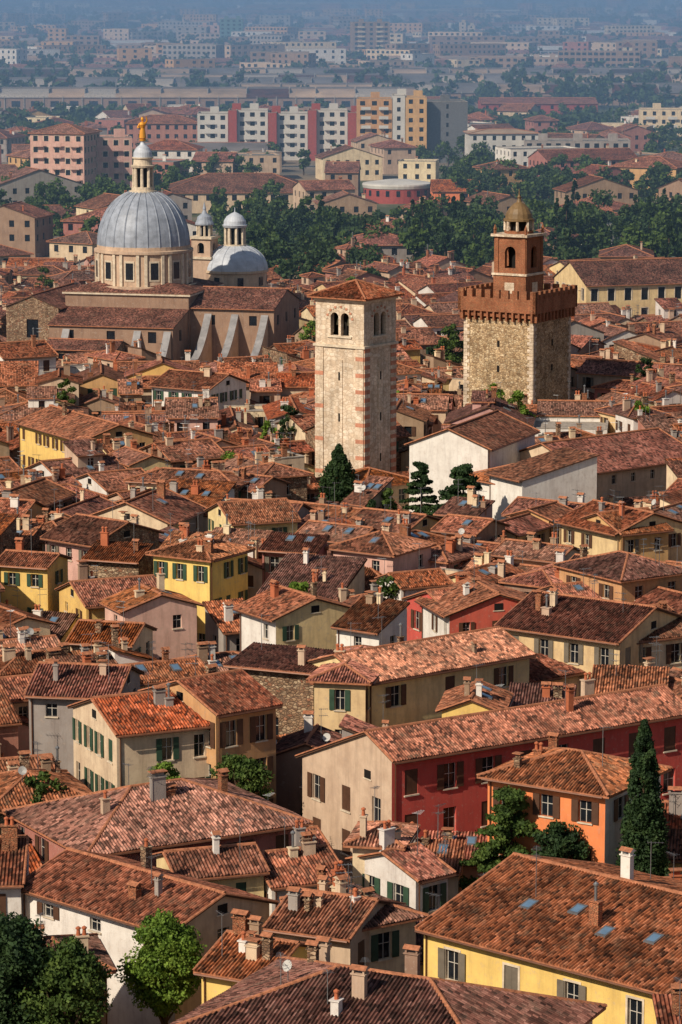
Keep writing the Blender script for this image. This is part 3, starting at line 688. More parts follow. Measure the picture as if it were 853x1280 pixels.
# ------------------------------------------------------------------ domed church
D3 = 520.0; s3 = FPX/D3
X3 = (176-426.5)/s3; Y3 = D3+8
mb = MB(); r = 7.5; zs = 20.0
mb.box(-10.5, 10.5, -9.5, 9.5, 0, 12.6, 'plaster_brown')
mb.box(-10.9, 10.9, -9.9, 9.9, 12.6, 13.0, 'trim_stone')
mb.lathe(0, 0, [(r+1.2, 12.7), (r+1.2, 13.7), (r+.3, 13.8), (r+.3, 18.9), (r+.7, 19.0), (r+.7, 19.4), (r+.2, 19.5), (r+.2, 20.1)], 48, 'plaster_beige')
for k in range(12):
    an = 2*math.pi*k/12-math.pi/2
    d_ = Vector((math.cos(an), math.sin(an), 0)); t2 = Vector((-math.sin(an), math.cos(an), 0))
    mb.pbox(tuple(d_*(r-.1)-t2*.85+Vector((0, 0, 14.6))), t2*1.7, d_*.47, (0, 0, 3.3), 'trim_stone')
    mb.pbox(tuple(d_*(r)-t2*.62+Vector((0, 0, 14.9))), t2*1.24, d_*.42, (0, 0, 2.7), 'window_glass')
    for s_ in (-.28, .28):
        an2 = an+math.pi/12+s_*.3
        d2 = Vector((math.cos(an2), math.sin(an2), 0)); t3 = Vector((-math.sin(an2), math.cos(an2), 0))
        mb.pbox(tuple(d2*(r+.1)-t3*.25+Vector((0, 0, 13.6))), t3*.5, d2*.5, (0, 0, 5.3), 'trim_stone')
prof = [(r+.1, zs)]+[((r+.1)*math.cos(a)**.9, zs+9.0*math.sin(a)) for a in [rad(x) for x in range(6, 79, 6)]]
ztop = prof[-1][1]
mb.lathe(0, 0, prof, 64, 'lead_sheet')
for k in range(24):
    an = 2*math.pi*(k+.5)/24; ct, st_ = math.cos(an), math.sin(an)
    for j in range(len(prof)-1):
        (r0, z0), (r1, z1) = prof[j], prof[j+1]
        mb.tube((ct*r0, st_*r0, z0), (ct*r1, st_*r1, z1), .13, .12, 'lead_sheet', 5)
L0 = ztop-.1
mb.lathe(0, 0, [(2.3, L0-.3), (2.3, L0+.2), (1.9, L0+.25), (1.9, L0+.8)], 24, 'trim_stone')
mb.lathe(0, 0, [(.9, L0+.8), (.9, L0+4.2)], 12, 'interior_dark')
for k in range(8):
    an = 2*math.pi*k/8+.2; ct, st_ = math.cos(an), math.sin(an)
    mb.tube((ct*1.5, st_*1.5, L0+.8), (ct*1.5, st_*1.5, L0+4.0), .3, .26, 'trim_stone', 8)
mb.lathe(0, 0, [(1.9, L0+4.0), (2.05, L0+4.35), (1.6, L0+4.4), (1.5, L0+5.4), (1.75, L0+5.5), (1.75, L0+5.7)], 24, 'trim_stone')
mb.lathe(0, 0, [(1.6, L0+5.7), (1.5, L0+6.5), (1.1, L0+7.2), (.5, L0+7.7), (.35, L0+8.0), (.35, L0+8.3)], 24, 'pale_lead')
G0 = L0+8.3
mb.lathe(0, 0, [(.5, G0), (.55, G0+.3), (.42, G0+.35), (.62, G0+.5), (.5, G0+1.4), (.4, G0+2.1), (.58, G0+2.7), (.45, G0+3.05), (.16, G0+3.15), (.15, G0+3.25), (.27, G0+3.4), (.29, G0+3.6), (.2, G0+3.85), (.02, G0+3.95)], 12, 'gilding')
mb.tube((.45, 0, G0+2.85), (.85, -.2, G0+3.3), .17, .13, 'gilding', 7); mb.tube((.85, -.2, G0+3.3), (.75, -.35, G0+4.0), .13, .09, 'gilding', 7)
mb.tube((-.45, 0, G0+2.85), (-.75, -.3, G0+2.2), .17, .13, 'gilding', 7); mb.tube((-.75, -.3, G0+2.2), (-.3, -.6, G0+2.2), .13, .1, 'gilding', 7)
def gable_block(x0, y0, w, d, ze, axis, wm, rm='roof_tile_b', p=.35, lod=1, roof='gable', **kw):
    house_mesh(mb, x0, y0, w, d, ze, roof=roof, axis=axis, p=p, wm=wm, rm=rm, shut=None, lod=lod, rnd=random.Random(3), chim=0, ant=0, **kw)
gable_block(-19.5, -13, 9.0, 21, 10.6, 'y', 'rubble_stone', p=.4, attic=False, wk=dict(sp=4.4, ww=2.0, wh=3.0, skip=0, maxrows=1, top=2.0))
gable_block(10.52, -8.5, 14.0, 16, 10.8, 'x', 'plaster_brown', 'roof_tile_b', p=.3, attic=False, wk=dict(sp=4.6, ww=1.3, wh=1.6, skip=0, maxrows=1, top=1.2))
gable_block(-10.4, -18, 20.8, 8.4, 8.4, 'x', 'plaster_brown', 'roof_tile_b', p=.24, roof='shed', over=.4, wk=dict(sp=5.2, ww=1.4, wh=1.8, skip=0, maxrows=1))
gable_block(-9, -25, 12, 6.9, 5.4, 'x', 'rubble_stone', p=.3, attic=False, wk=dict(sp=4, ww=1, wh=1.4, skip=0, maxrows=1))
for bx_, by_, zt_, ln in ((-7.5, -18.02, 7.8, 5), (4.5, -18.02, 7.8, 5), (9.5, -18.02, 7.8, 5), (13.5, -8.52, 9.8, 9), (18.0, -8.52, 9.8, 9), (23, -8.52, 9.8, 9)):
    n = 8; hw = .6
    for j in range(n):
        t0, t1 = j/n, (j+1)/n
        y0 = by_-ln*t0; y1 = by_-ln*t1; zz0 = 3.2+(zt_-3.2)*(1-t0)**1.7; zz1 = 3.2+(zt_-3.2)*(1-t1)**1.7
        mb.face([(bx_-hw, y0, zz0), (bx_-hw, y1, zz1), (bx_+hw, y1, zz1), (bx_+hw, y0, zz0)], 'old_lead')
        mb.face([(bx_-hw, y0, 0), (bx_-hw, y1, 0), (bx_-hw, y1, zz1), (bx_-hw, y0, zz0)], 'plaster_beige')
        mb.face([(bx_+hw, y1, 0), (bx_+hw, y0, 0), (bx_+hw, y0, zz0), (bx_+hw, y1, zz1)], 'plaster_beige')
    mb.face([(bx_-hw, by_-ln, 0), (bx_+hw, by_-ln, 0), (bx_+hw, by_-ln, 3.2), (bx_-hw, by_-ln, 3.2)], 'plaster_beige')
e = 10.9; A0 = [(-e, -e+1, 13.0), (e, -e+1, 13.0), (e, e-1, 13.0), (-e, e-1, 13.0)]
for i in range(4): slope(mb, [A0[i], A0[(i+1) % 4], (0, 0, 16.0)], 'roof_tile_b', 1, R)
rotc = rad(-14)
mb.build('domed_church', (X3, Y3, 0), rotc)
EXC.append((rectpts(X3, Y3, rotc, -20, 25, -25.5, 12), rectpts(X3, Y3, rotc, -22, 28, -42, 12)))

mb = MB(); r = 5.4
D4 = 545.0; s4 = FPX/D4; X4 = (293-426.5)/s4; zz = lambda v: 65-(v+40)/s4
mb.lathe(0, 0, [(r+.3, 0), (r+.3, zz(362)), (r+.7, zz(361)), (r+.7, zz(358)), (r, zz(357)), (r, zz(338)), (r+.35, zz(337)), (r+.35, zz(334))], 32, 'plaster_beige')
for k in range(8):
    an = 2*math.pi*k/8+.2; d_ = Vector((math.cos(an), math.sin(an), 0)); t2 = Vector((-math.sin(an), math.cos(an), 0))
    mb.pbox(tuple(d_*(r-.2)-t2*.5+Vector((0, 0, zz(353)))), t2, d_*.3, (0, 0, 1.5), 'window_glass')
zd = zz(334); hd = zz(303)-zd
pf = [(r+.2, zd)]+[((r+.2)*math.cos(rad(x))**.95, zd+hd*1.02*math.sin(rad(x))) for x in range(8, 75, 8)]
mb.lathe(0, 0, pf, 48, 'pale_lead')
for k in range(16):
    an = 2*math.pi*k/16
    for j in range(len(pf)-1):
        mb.tube((math.cos(an)*pf[j][0], math.sin(an)*pf[j][0], pf[j][1]), (math.cos(an)*pf[j+1][0], math.sin(an)*pf[j+1][0], pf[j+1][1]), .1, .1, 'pale_lead', 4)
l0 = zz(305)
mb.lathe(0, 0, [(2.1, l0-.4), (2.1, l0+.3)], 16, 'trim_stone')
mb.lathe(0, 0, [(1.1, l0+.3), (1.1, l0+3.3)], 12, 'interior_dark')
for k in range(8):
    an = 2*math.pi*k/8+.2
    mb.tube((math.cos(an)*1.6, math.sin(an)*1.6, l0+.3), (math.cos(an)*1.6, math.sin(an)*1.6, l0+3.2), .32, .3, 'trim_stone', 6)
mb.lathe(0, 0, [(2.0, l0+3.2), (2.2, l0+3.6), (1.95, l0+3.7), (1.9, l0+4.3), (1.4, l0+5.1), (.6, l0+5.6), (.1, l0+5.8), (.05, l0+6.6)], 24, 'pale_lead')
mb.build('chapel_dome', (X4, D4+4, 0), 0)
EXC.append((rectpts(X4, D4+4, 0, -6, 6, -6, 6), rectpts(X4, D4+4, 0, -7, 7, -16, 6)))
mb = MB(); D5 = 548.0; s5 = FPX/D5; zz = lambda v: 65-(v+40)/s5; X5 = (256-426.5)/s5; h = 1.75
mb.box(-h, h, -h, h, 0, zz(318), 'plaster_beige'); mb.box(-h-.3, h+.3, -h-.3, h+.3, zz(318), zz(315), 'trim_stone')
c = sq(h)
for i in range(4): arch_wall(mb, c[i], c[(i+1) % 4], zz(315), zz(293), [(h, 1.2, zz(311), zz(302))], 'plaster_beige', .4)
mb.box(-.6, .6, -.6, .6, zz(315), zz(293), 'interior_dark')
mb.box(-h-.35, h+.35, -h-.35, h+.35, zz(293), zz(290), 'trim_stone')
for k in range(8):
    an = math.pi/8+k*math.pi/4; mb.tube((1.2*math.cos(an), 1.2*math.sin(an), zz(290)), (1.2*math.cos(an), 1.2*math.sin(an), zz(276)), .2, .2, 'trim_stone', 6)
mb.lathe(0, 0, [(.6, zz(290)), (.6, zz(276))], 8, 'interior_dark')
mb.lathe(0, 0, [(1.6, zz(276)), (1.6, zz(274)), (1.3, zz(270)), (1.2, zz(266)), (.5, zz(262)), (.25, zz(258)), (.3, zz(256)), (.03, zz(248))], 16, 'lead_sheet')
mb.build('small_campanile', (X5, D5, 0), rad(-20))
EXC.append((rectpts(X5, D5, 0, -2.5, 2.5, -2.5, 2.5), rectpts(X5, D5, 0, -3, 3, -5, 3)))

# ------------------------------------------------------------------ filler old town
def spot(x, y, r, fr=8):
    EXC.append((rectpts(x, y, 0, -r, r, -r, r), rectpts(x, y, 0, -r-.3, r+.3, -r-fr, r))); return (x, y)
def reserve(u, v, z, r, fr=10):
    x, y = site(u, v, z); return spot(x, y, r, fr)
cyp = reserve(803, 1100, 5, 1.6, 9)
ced = spot(11.3, 208.6, 2.6, 7); ced_b = spot(14.6, 206.6, 2.0, 7)
bsh1 = spot(-7.2, 224.0, 1.9, 1); bsh2 = spot(-12.6, 222.4, 1.6, 1)
tbl = spot(-17.6, 173, 4.5); tbm = spot(-10.4, 181.5, 2.2, 6)
conif = spot(-.3, 366, 2.6, 20); ced2 = spot(8.8, 349, 2.2, 13); ced3 = spot(13.2, 345, 3.2, 13)
tre4 = reserve(566, 448, 6, 3.5, 12)

walls_w = [pl+'cream', pl+'beige', pl+'cream', pl+'beige', pl+'pale_yellow', pl+'ochre', pl+'white', pl+'grey', pl+'brown', pl+'pink', 'rubble_stone', pl+'beige', pl+'brown', pl+'rose', pl+'yellow', pl+'white', pl+'pale_yellow']
def put_house(x0, y0, w, d, ox, oy, rot, lowz=False):
    c, s = math.cos(rot), math.sin(rot)
    wx, wy = ox+c*x0-s*y0, oy+s*x0+c*y0
    rnd = R
    g_ = rnd.uniform(.02, .06)
    if lowz: ze = rnd.uniform(3.6, 5.4) if wy < 300 else rnd.uniform(3.0, 4.6)
    else:
        ze = rnd.uniform(7.0, 9.8) if wy < 380 else rnd.uniform(5.2, 7.6)
        if rnd.random() < .06: ze += 1.4
    lod = 3 if wy < 300 else (2 if wy < 380 else 1)
    rf = rnd.choices(['gable', 'hip', 'shed', 'flat'], [.66, .2, .12, .02])[0]
    if min(w, d) < 4: rf = 'shed'
    ax = rnd.choice('xxy')
    if rf == 'gable':
        if w > d*1.4: ax = 'x'
        if d > w*1.4: ax = 'y'
    B = d if ax == 'x' else w
    if rf == 'shed' and B > 8: rf = 'gable'
    wm = rnd.choice(walls_w)
    sm = [wm]*4
    if rnd.random() < .25: sm = [wm, rnd.choice(['rubble_stone', pl+'grey', pl+'brown']), wm, wm]
    rm = rnd.choices(['roof_tile_a', 'roof_tile_b', 'roof_tile_c', 'roof_tile_bright'], [.34, .38, .24, .04])[0]
    if rf == 'flat': rm = 'concrete'
    mb = MB()
    house_mesh(mb, 0, 0, w-g_, d-g_, ze, roof=rf, axis=ax, p=rnd.uniform(.29, .4), wm=wm, sm=sm, rm=rm,
               shut=rnd.choice(['shutter_green', 'shutter_brown', 'shutter_brown', 'shutter_grey', None]), lod=lod, rnd=rnd,
               chim=rnd.choice([0, 1, 1, 2, 3]) if not lowz else rnd.randint(0, 1), sky=rnd.choice([0, 0, 0, 1, 2]) if wy < 450 else 0,
               ant=rnd.choice([0, 1, 1, 2]) if wy < 420 else rnd.choice([0, 0, 1]), dishes=int(rnd.random() < .1) if wy < 350 else 0, over=rnd.uniform(.35, .6),
               wk=dict(sp=rnd.uniform(2.0, 3.2), ww=rnd.uniform(.75, 1.0), wh=rnd.uniform(1.1, 1.6), skip=rnd.uniform(.05, .35), maxrows=3))
    if not lowz and rf in('gable', 'hip') and min(w, d) > 8 and rnd.random() < .3:
        house_mesh(mb, w*rnd.uniform(.25, .4), d*rnd.uniform(.25, .4), rnd.uniform(2.6, 3.8), rnd.uniform(2.6, 3.6), ze+rnd.uniform(2.4, 3.1), roof=rnd.choice(['hip', 'gable', 'shed']), wm=rnd.choice([wm, pl+'white', pl+'beige']), rm=rm, z0=ze,
                   shut=None, lod=min(lod, 3), rnd=rnd, chim=rnd.randint(0, 1), ant=0, over=.3, attic=False, wk=dict(sp=1.6, ww=.8, wh=1.0, skip=.1, top=.4, maxrows=1))
    mb.build(R.choice(['terracotta_roof_house', 'old_town_house', 'townhouse']), (wx, wy, 0), rot)
cnt = 0
seeds = []
for j in range(10):
    for i in range(-3, 4):
        y = 165+j*52+R.uniform(-14, 14); x = i*46+R.uniform(-12, 12)+(23 if j % 2 else 0)
        seeds.append((x, y, rad(R.choice([R.uniform(18, 38), R.uniform(-42, -18), R.uniform(-15, 15), R.uniform(20, 35)]))))
def blocked(rp, core_only=False):
    for core, ex in EXC:
        if sat(rp, core if core_only else ex): return True
    return False
def leaf(x0, y0, x1, y1, ox, oy, rot, si, lv=0):
    global cnt
    c, s = math.cos(rot), math.sin(rot); mx, my = (x0+x1)/2, (y0+y1)/2
    wx, wy = ox+c*mx-s*my, oy+s*mx+c*my
    if wy < 150 or wy > 640 or abs(wx) > .107*wy+20: return
    if wy > 590 and R.random() < .25: return
    best = min(range(len(seeds)), key=lambda k: (seeds[k][0]-wx)**2+(seeds[k][1]-wy)**2)
    if best != si: return
    rp = rectpts(ox, oy, rot, x0, x1, y0, y1)
    if not blocked(rp):
        if lv == 0 and R.random() < .03: return
        put_house(x0, y0, x1-x0, y1-y0, ox, oy, rot, lowz=False); cnt += 1
        return
    if lv < 2 and max(x1-x0, y1-y0) > 5.5:
        if x1-x0 > y1-y0: a = [(x0, y0, mx, y1), (mx, y0, x1, y1)]
        else: a = [(x0, y0, x1, my), (x0, my, x1, y1)]
        for q in a: leaf(*q, ox, oy, rot, si, lv+1)
    elif not blocked(rp, True) and min(x1-x0, y1-y0) > 2.5:
        put_house(x0, y0, x1-x0, y1-y0, ox, oy, rot, lowz=True); cnt += 1
def split(x0, y0, x1, y1, lv, args):
    w, d = x1-x0, y1-y0
    lim = R.uniform(7.5, 13)
    if max(w, d) <= lim or (max(w, d) < 17 and min(w, d) < 7):
        leaf(x0, y0, x1, y1, *args); return
    gap = 1.2 if lv in (1, 2) else (.0 if R.random() < .85 else .7)
    f = R.uniform(.4, .6)
    if w > d:
        m = x0+w*f; split(x0, y0, m-gap, y1, lv+1, args); split(m+gap, y0, x1, y1, lv+1, args)
    else:
        m = y0+d*f; split(x0, y0, x1, m-gap, lv+1, args); split(x0, m+gap, x1, y1, lv+1, args)
for si, (sx, sy, sr) in enumerate(seeds):
    split(-40, -40, 40, 40, 0, (sx, sy, sr, si))
print('filler', cnt)

# ------------------------------------------------------------------ trees
rng = np.random.default_rng(5)
def leafcloud(centers, radii, per, size, flat=1.0):
    C = np.repeat(centers, per, 0); Rr = np.repeat(radii, per)
    n = len(C); d = rng.normal(size=(n, 3)); d /= np.linalg.norm(d, axis=1)[:, None]
    rr = Rr*(rng.random(n)**.45); pos = C+d*rr[:, None]*np.array([1, 1, flat])
    a = rng.normal(size=(n, 3)); a /= np.linalg.norm(a, axis=1)[:, None]
    b = np.cross(a, d+rng.normal(size=(n, 3))*.5); b /= np.linalg.norm(b, axis=1)[:, None]+1e-9
    s = size*(.6+.8*rng.random(n))[:, None]
    v = np.stack([pos-a*s-b*s*.6, pos+a*s-b*s*.6, pos+a*s+b*s*.6, pos-a*s*.8+b*s*.7], 1)
    return v.reshape(-1, 3)
def leaf_obj(name, V, mat, trunkmb=None, loc=(0, 0, 0)):
    base = trunkmb or MB()
    nv0 = len(base.v)
    n = len(V)//4
    verts = base.v+V.tolist()
    faces = base.f+[(nv0+4*i, nv0+4*i+1, nv0+4*i+2, nv0+4*i+3) for i in range(n)]
    me = bpy.data.meshes.new(name); me.from_pydata(verts, [], faces)
    for s in base.slots: me.materials.append(MATS[s])
    me.materials.append(MATS[mat])
    me.polygons.foreach_set('material_index', base.m+[len(base.slots)]*n)
    me.update(); ob = bpy.data.objects.new(name, me); ob.location = loc; scene.collection.objects.link(ob); return ob
def broad_tree(name, x, y, hgt, r, mat='leaves_broad', size=.16, nc=45, per=110, z0=0.0, crownbase=.35):
    mb = MB(); top = hgt*.55
    mb.tube((0, 0, z0), (0, 0, z0+top), r*.07+.08, r*.03+.05, 'bark', 8)
    th = rng.random(nc)*2*np.pi; ph = rng.random(nc); rad_ = rng.random(nc)**.4
    zc_ = z0+hgt*(crownbase+(1-crownbase)*.5); hz = hgt*(1-crownbase)*.5
    cz = (ph*2-1); rr = np.sqrt(np.maximum(0, 1-cz**2))*rad_*.8
    C = np.stack([np.cos(th)*rr*r, np.sin(th)*rr*r, zc_+cz*hz*.8], 1)+rng.normal(size=(nc, 3))*r*.06
    rd = r*(.16+.18*rng.random(nc))
    for k in range(0, nc, 3): mb.tube((0, 0, z0+top*rng.uniform(.5, 1)), tuple(C[k]), r*.025+.03, .02, 'bark', 4)
    return leaf_obj(name, leafcloud(C, rd, per, size, .75), mat, mb, (x, y, 0))
def spindle(name, x, y, hgt, r, mat='leaves_dark', size=.12, nc=160, per=70, z0=0.0, power=.6, base=.06):
    mb = MB(); mb.tube((0, 0, z0), (0, 0, z0+hgt*.95), r*.12, .03, 'bark', 8)
    tt = base+(1-base)*rng.random(nc)**.9
    prof_ = np.minimum(1, (tt-base+.04)/.2)**.5*(1-tt)**power*1.25
    th = rng.random(nc)*2*np.pi; rr = r*prof_*(.55+.35*rng.random(nc))
    C = np.stack([np.cos(th)*rr, np.sin(th)*rr, z0+hgt*tt], 1)
    rd = r*(.14+.2*rng.random(nc))*np.maximum(prof_, .25)*1.2
    return leaf_obj(name, leafcloud(C, rd, per, size, 1.7), mat, mb, (x, y, 0))
def cedar(name, x, y, hgt, r, z0=0.0, mat='leaves_dark', size=.13):
    mb = MB(); mb.tube((0, 0, z0), (.2, 0, z0+hgt), r*.07, .05, 'bark', 8)
    Cs = []; Rs = []
    for lv in range(9):
        f = .3+.7*lv/8; rr = r*(1.15-f)*1.15; zc_ = z0+hgt*f
        for k in range(int(6+3*rng.random())):
            an = rng.random()*2*np.pi; L = rr*(.7+.4*rng.random()); tip = (math.cos(an)*L, math.sin(an)*L, zc_-.06*L+rng.normal()*.2)
            mb.tube((0, 0, zc_), tip, .07, .02, 'bark', 4)
            for q in np.linspace(.3, 1, 5):
                Cs.append((tip[0]*q, tip[1]*q, zc_+(tip[2]-zc_)*q+.1)); Rs.append(r*.16*(1.25-.4*q))
    return leaf_obj(name, leafcloud(np.array(Cs), np.array(Rs), 70, size, .42), mat, mb, (x, y, 0))
spindle('cypress_tree', cyp[0], cyp[1], 15.8, 1.85, size=.085, nc=560, per=80)
cedar('cedar_tree', ced[0], ced[1], 10.2, 3.9, mat='leaves_broad', size=.09)
broad_tree('garden_tree', ced_b[0], ced_b[1], 9.0, 2.4, size=.09, mat='leaves_dark', nc=80, per=150)
broad_tree('garden_tree', bsh1[0], bsh1[1], 9.6, 2.6, 'leaves_broad', .09, 75, 140, crownbase=.35)
broad_tree('garden_tree', bsh2[0], bsh2[1], 9.4, 2.1, 'leaves_light', .09, 55, 130, crownbase=.4)
broad_tree('garden_tree', tbl[0]-1.6, tbl[1]+1, 12.6, 3.6, 'leaves_dark', .09, 150, 190)
broad_tree('garden_tree', tbl[0]+2.2, tbl[1], 11.6, 2.8, 'leaves_broad', .09, 110, 170)
broad_tree('garden_tree', tbm[0], tbm[1], 10.3, 2.7, 'leaves_light', .08, 130, 190, crownbase=.4)
spindle('conifer_tree', conif[0], conif[1], 10.4, 3.3, size=.11, nc=300, per=80, power=.75)
cedar('cedar_tree', ced2[0], ced2[1], 10.8, 3.2); cedar('cedar_tree', ced3[0], ced3[1], 11.0, 4.8)
broad_tree('garden_tree', tre4[0], tre4[1], 11.5, 2.9, 'leaves_broad', .16, 50, 90)
for _ in range(60):
    yy = R.uniform(200, 600); xx = R.uniform(-1, 1)*(.105*yy)
    if blocked(rectpts(xx, yy, 0, -1.5, 1.5, -1.5, 1.5)): continue
    broad_tree('courtyard_tree', xx, yy, R.uniform(9, 11.5), R.uniform(1.4, 2.4), R.choice(['leaves_broad', 'leaves_dark', 'leaves_light']), .12, 30, 80)

def mass(name, pts, mat, nc=14, per=45, size=.45):
    Vs = []
    tm = MB()
    for (x, y, hgt, r) in pts:
        th = rng.random(nc)*2*np.pi; cz = rng.random(nc)*2-1; rr = np.sqrt(1-cz**2)*(.35+.45*rng.random(nc))*r
        C = np.stack([x+np.cos(th)*rr, y+np.sin(th)*rr, hgt*.6+cz*hgt*.33], 1); rd = r*(.25+.22*rng.random(nc))
        Vs.append(leafcloud(C, rd, per, size, .8))
        tm.tube((x, y, 0), (x, y, hgt*.6), .3, .15, 'bark', 5)
    return leaf_obj(name, np.concatenate(Vs), mat, tm)
pts = []; pts2 = []
x_at = lambda u, D: (u-426.5)/FPX*D
for _ in range(165):
    D = R.uniform(648, 765); u = R.uniform(290, 960)
    (pts if R.random() < .55 else pts2).append((x_at(u, D), D, R.uniform(7, 14.5), R.uniform(2.4, 5.6)))
for _ in range(40):
    D = R.uniform(600, 650); u = R.choice([R.uniform(325, 480), R.uniform(180, 215)])
    pts.append((x_at(u, D), D, R.uniform(9, 13), R.uniform(3, 5)))
for _ in range(80):
    D = R.uniform(850, 960); u = R.uniform(540, 960)
    (pts if R.random() < .6 else pts2).append((x_at(u, D), D, R.uniform(8, 12), R.uniform(3, 5)))
for _ in range(90):
    D = R.uniform(700, 1050); u = R.uniform(-80, 350)
    pts2.append((x_at(u, D), D, R.uniform(7, 11), R.uniform(2.5, 4.5)))
for _ in range(170):
    D = R.uniform(1020, 1400); u = R.uniform(-100, 960)
    pts2.append((x_at(u, D), D, R.uniform(6, 10), R.uniform(2.5, 5)))
mass('park_trees', pts, 'leaves_park', 16, 60, .34)
mass('avenue_trees', pts2, 'leaves_broad', 14, 50, .36)
for k in range(18):
    D = R.uniform(650, 760); u = R.uniform(330, 860)
    spindle('conifer_tree', x_at(u, D), D, R.uniform(12, 17), R.uniform(2.0, 3.2), 'leaves_dark', .3, 60, 30, power=.8)
def farpt(vmin, vmax):
    v = R.uniform(vmin, vmax); D = CAMZ*FPX/(v+40.0); u = R.uniform(-250, 1100); return x_at(u, D), D

# ------------------------------------------------------------------ distant buildings
FEX = []
def block(name, u1, u2, vtop, vbase, depth, wm, rot=0.0, roof='flat', sp=3.2, ww=1.3, wh=1.5, rm='asphalt_roof', trim=None, balc=False, sm=None, p=.3, fl=3.1, bmat='white_panel'):
    D = CAMZ*FPX/(vbase+40.0); s_ = FPX/D; z = CAMZ-(vtop+40)/s_; x0 = x_at(u1, D); w = (u2-u1)/s_/math.cos(rot)
    mb = MB(); rnd = random.Random(int(u1*3+vtop))
    house_mesh(mb, 0, 0, w, depth, z, roof=roof, p=p, wm=wm, sm=sm, rm=rm, shut=None, lod=1, rnd=rnd, chim=0, ant=0, attic=False, wk=dict(sp=sp, ww=ww, wh=wh, skip=0, maxrows=12, fl=fl, trim=trim))
    if balc:
        n = max(1, int(w/sp/2))
        zt = z-3.6
        while zt > 2:
            for k in range(n):
                xx = w*(k+.25)/n
                mb.box(xx, xx+sp*1.1, -1.1, -.01, zt-.15, zt, bmat)
                mb.box(xx, xx+sp*1.1, -1.15, -1.05, zt, zt+.95, bmat)
            zt -= fl
    if roof == 'flat':
        for k in range(int(w/14)+1):
            xx = w*(k+.4)/(int(w/14)+1); mb.box(xx, xx+3, depth*.4, depth*.4+3, z-.4, z+2.0, sm[0] if sm else wm)
    mb.build(name, (x0, D, 0), rot)
    FEX.append(rectpts(x0, D, rot, -3, w+3, -12, depth+3))
block('pink_apartment_block', 40, 108, 162, 252, 14, pl+'pink', rad(-14), sp=2.6, balc=True, trim='trim_stone', bmat=pl+'pink', roof='hip', rm='roof_tile_far')
block('pink_apartment_block', 100, 166, 168, 250, 14, pl+'pink', rad(8), sp=2.6, balc=True, trim='trim_stone', bmat=pl+'pink')
block('pink_apartment_block', 160, 250, 150, 190, 16, pl+'rose', rad(0), sp=3, roof='hip', rm='roof_tile_far')
for k in range(4):
    u1 = 248+k*49.5
    block('white_apartment_block', u1, u1+38, 138-(k % 2)*4, 196, 14, 'white_panel', 0, sp=2.8, balc=True, ww=1.6)
    block('red_apartment_block', u1+38.5, u1+49, 134+(k % 2)*3, 196.5, 14, 'red_panel', 0, sp=2.6, ww=1.5)
block('ochre_apartment_block', 446, 490, 120, 200, 14, pl+'ochre', 0, sp=2.9, balc=True, bmat='white_panel', ww=1.7)
block('white_apartment_block', 490.6, 506, 116, 200, 14, 'white_panel', 0, sp=2.8, ww=1.2)
block('ochre_apartment_block', 506.6, 533, 118, 200, 14, pl+'ochre', 0, sp=2.9, ww=1.4)
block('grey_apartment_block', 533.6, 584, 124, 199, 22, 'dark_concrete', rad(4), sp=8, ww=.8)
block('white_office_building', 587, 672, 163, 205, 14, 'white_panel', rad(5), sp=3, ww=1.2, roof='hip', rm='shed_roof', p=.15)
block('white_office_building', 655, 786, 172, 208, 16, pl+'grey', rad(-2), sp=3.0, ww=1.6)
block('cream_apartment_block', 798, 880, 133, 176, 14, pl+'cream', rad(-3), sp=3.2, balc=True)
block('red_brick_hall', 600, 745, 126, 152, 30, 'red_panel', 0, sp=5, roof='gable', rm='roof_tile_far', p=.12)
block('red_roof_institute', 205, 398, 236, 262, 24, pl+'beige', rad(3), sp=3.2, roof='hip', rm='roof_tile_far', p=.35)
block('orange_house', 540, 596, 234, 256, 16, pl+'orange', 0, sp=4, roof='gable', rm='roof_tile_bright', p=.3)
block('long_tiled_wing', 0, 120, 268, 290, 16, pl+'rose', rad(4), sp=3.2, roof='hip', rm='roof_tile_far')
block('grey_factory', 180, 335, 186, 204, 40, 'shed_roof_dark', rad(2), sp=12, roof='gable', rm='shed_roof_dark', p=.1)
block('brown_highrise', 441, 487, 26, 82, 16, pl+'brown', rad(6), sp=4.2, ww=2.0, wh=1.7, balc=True, bmat='plaster_cream')
block('pink_highrise', 250, 276, 30, 62, 16, pl+'pink', 0, sp=4, ww=2); block('green_highrise', 276.6, 305, 22, 62, 16, 'green_copper', 0, sp=4, ww=2)
block('beige_highrise', 573, 581, 26, 52, 14, pl+'cream'); block('beige_highrise', 583, 592, 30, 52, 14, pl+'cream')
block('distant_bell_tower', 776, 787, 55, 92, 6, pl+'cream', 0, sp=3, ww=1.4, wh=2, roof='hip', rm='roof_tile_far', p=.8)
block('cream_apartment_block', 745, 800, 85, 104, 14, pl+'cream', 0)
block('beige_apartment_block', 640, 700, 70, 98, 16, pl+'beige', rad(5), sp=3.4, ww=1.6)
block('beige_apartment_block', 120, 172, 88, 106, 16, pl+'cream', rad(-4), sp=3.4, ww=1.6)
mb = MB(); D = 905.; s_ = FPX/D; X_ = x_at(497, D)
zt = CAMZ-(224+40)/s_
mb.lathe(0, 0, [(9.6, 0), (9.6, zt-1.2)], 40, 'red_panel'); mb.lathe(0, 0, [(9.8, zt-1.2), (10.0, zt-.4), (9.9, zt), (9, zt+.2), (3, zt+1.0), (0.01, zt+1.1)], 40, 'white_panel')
for k in range(20):
    an = 2*math.pi*k/20; d_ = Vector((math.cos(an), math.sin(an), 0)); t2 = Vector((-d_.y, d_.x, 0))
    mb.pbox(tuple(d_*9.55-t2*.5+Vector((0, 0, 2))), t2, d_*.12, (0, 0, 1.6), 'window_glass')
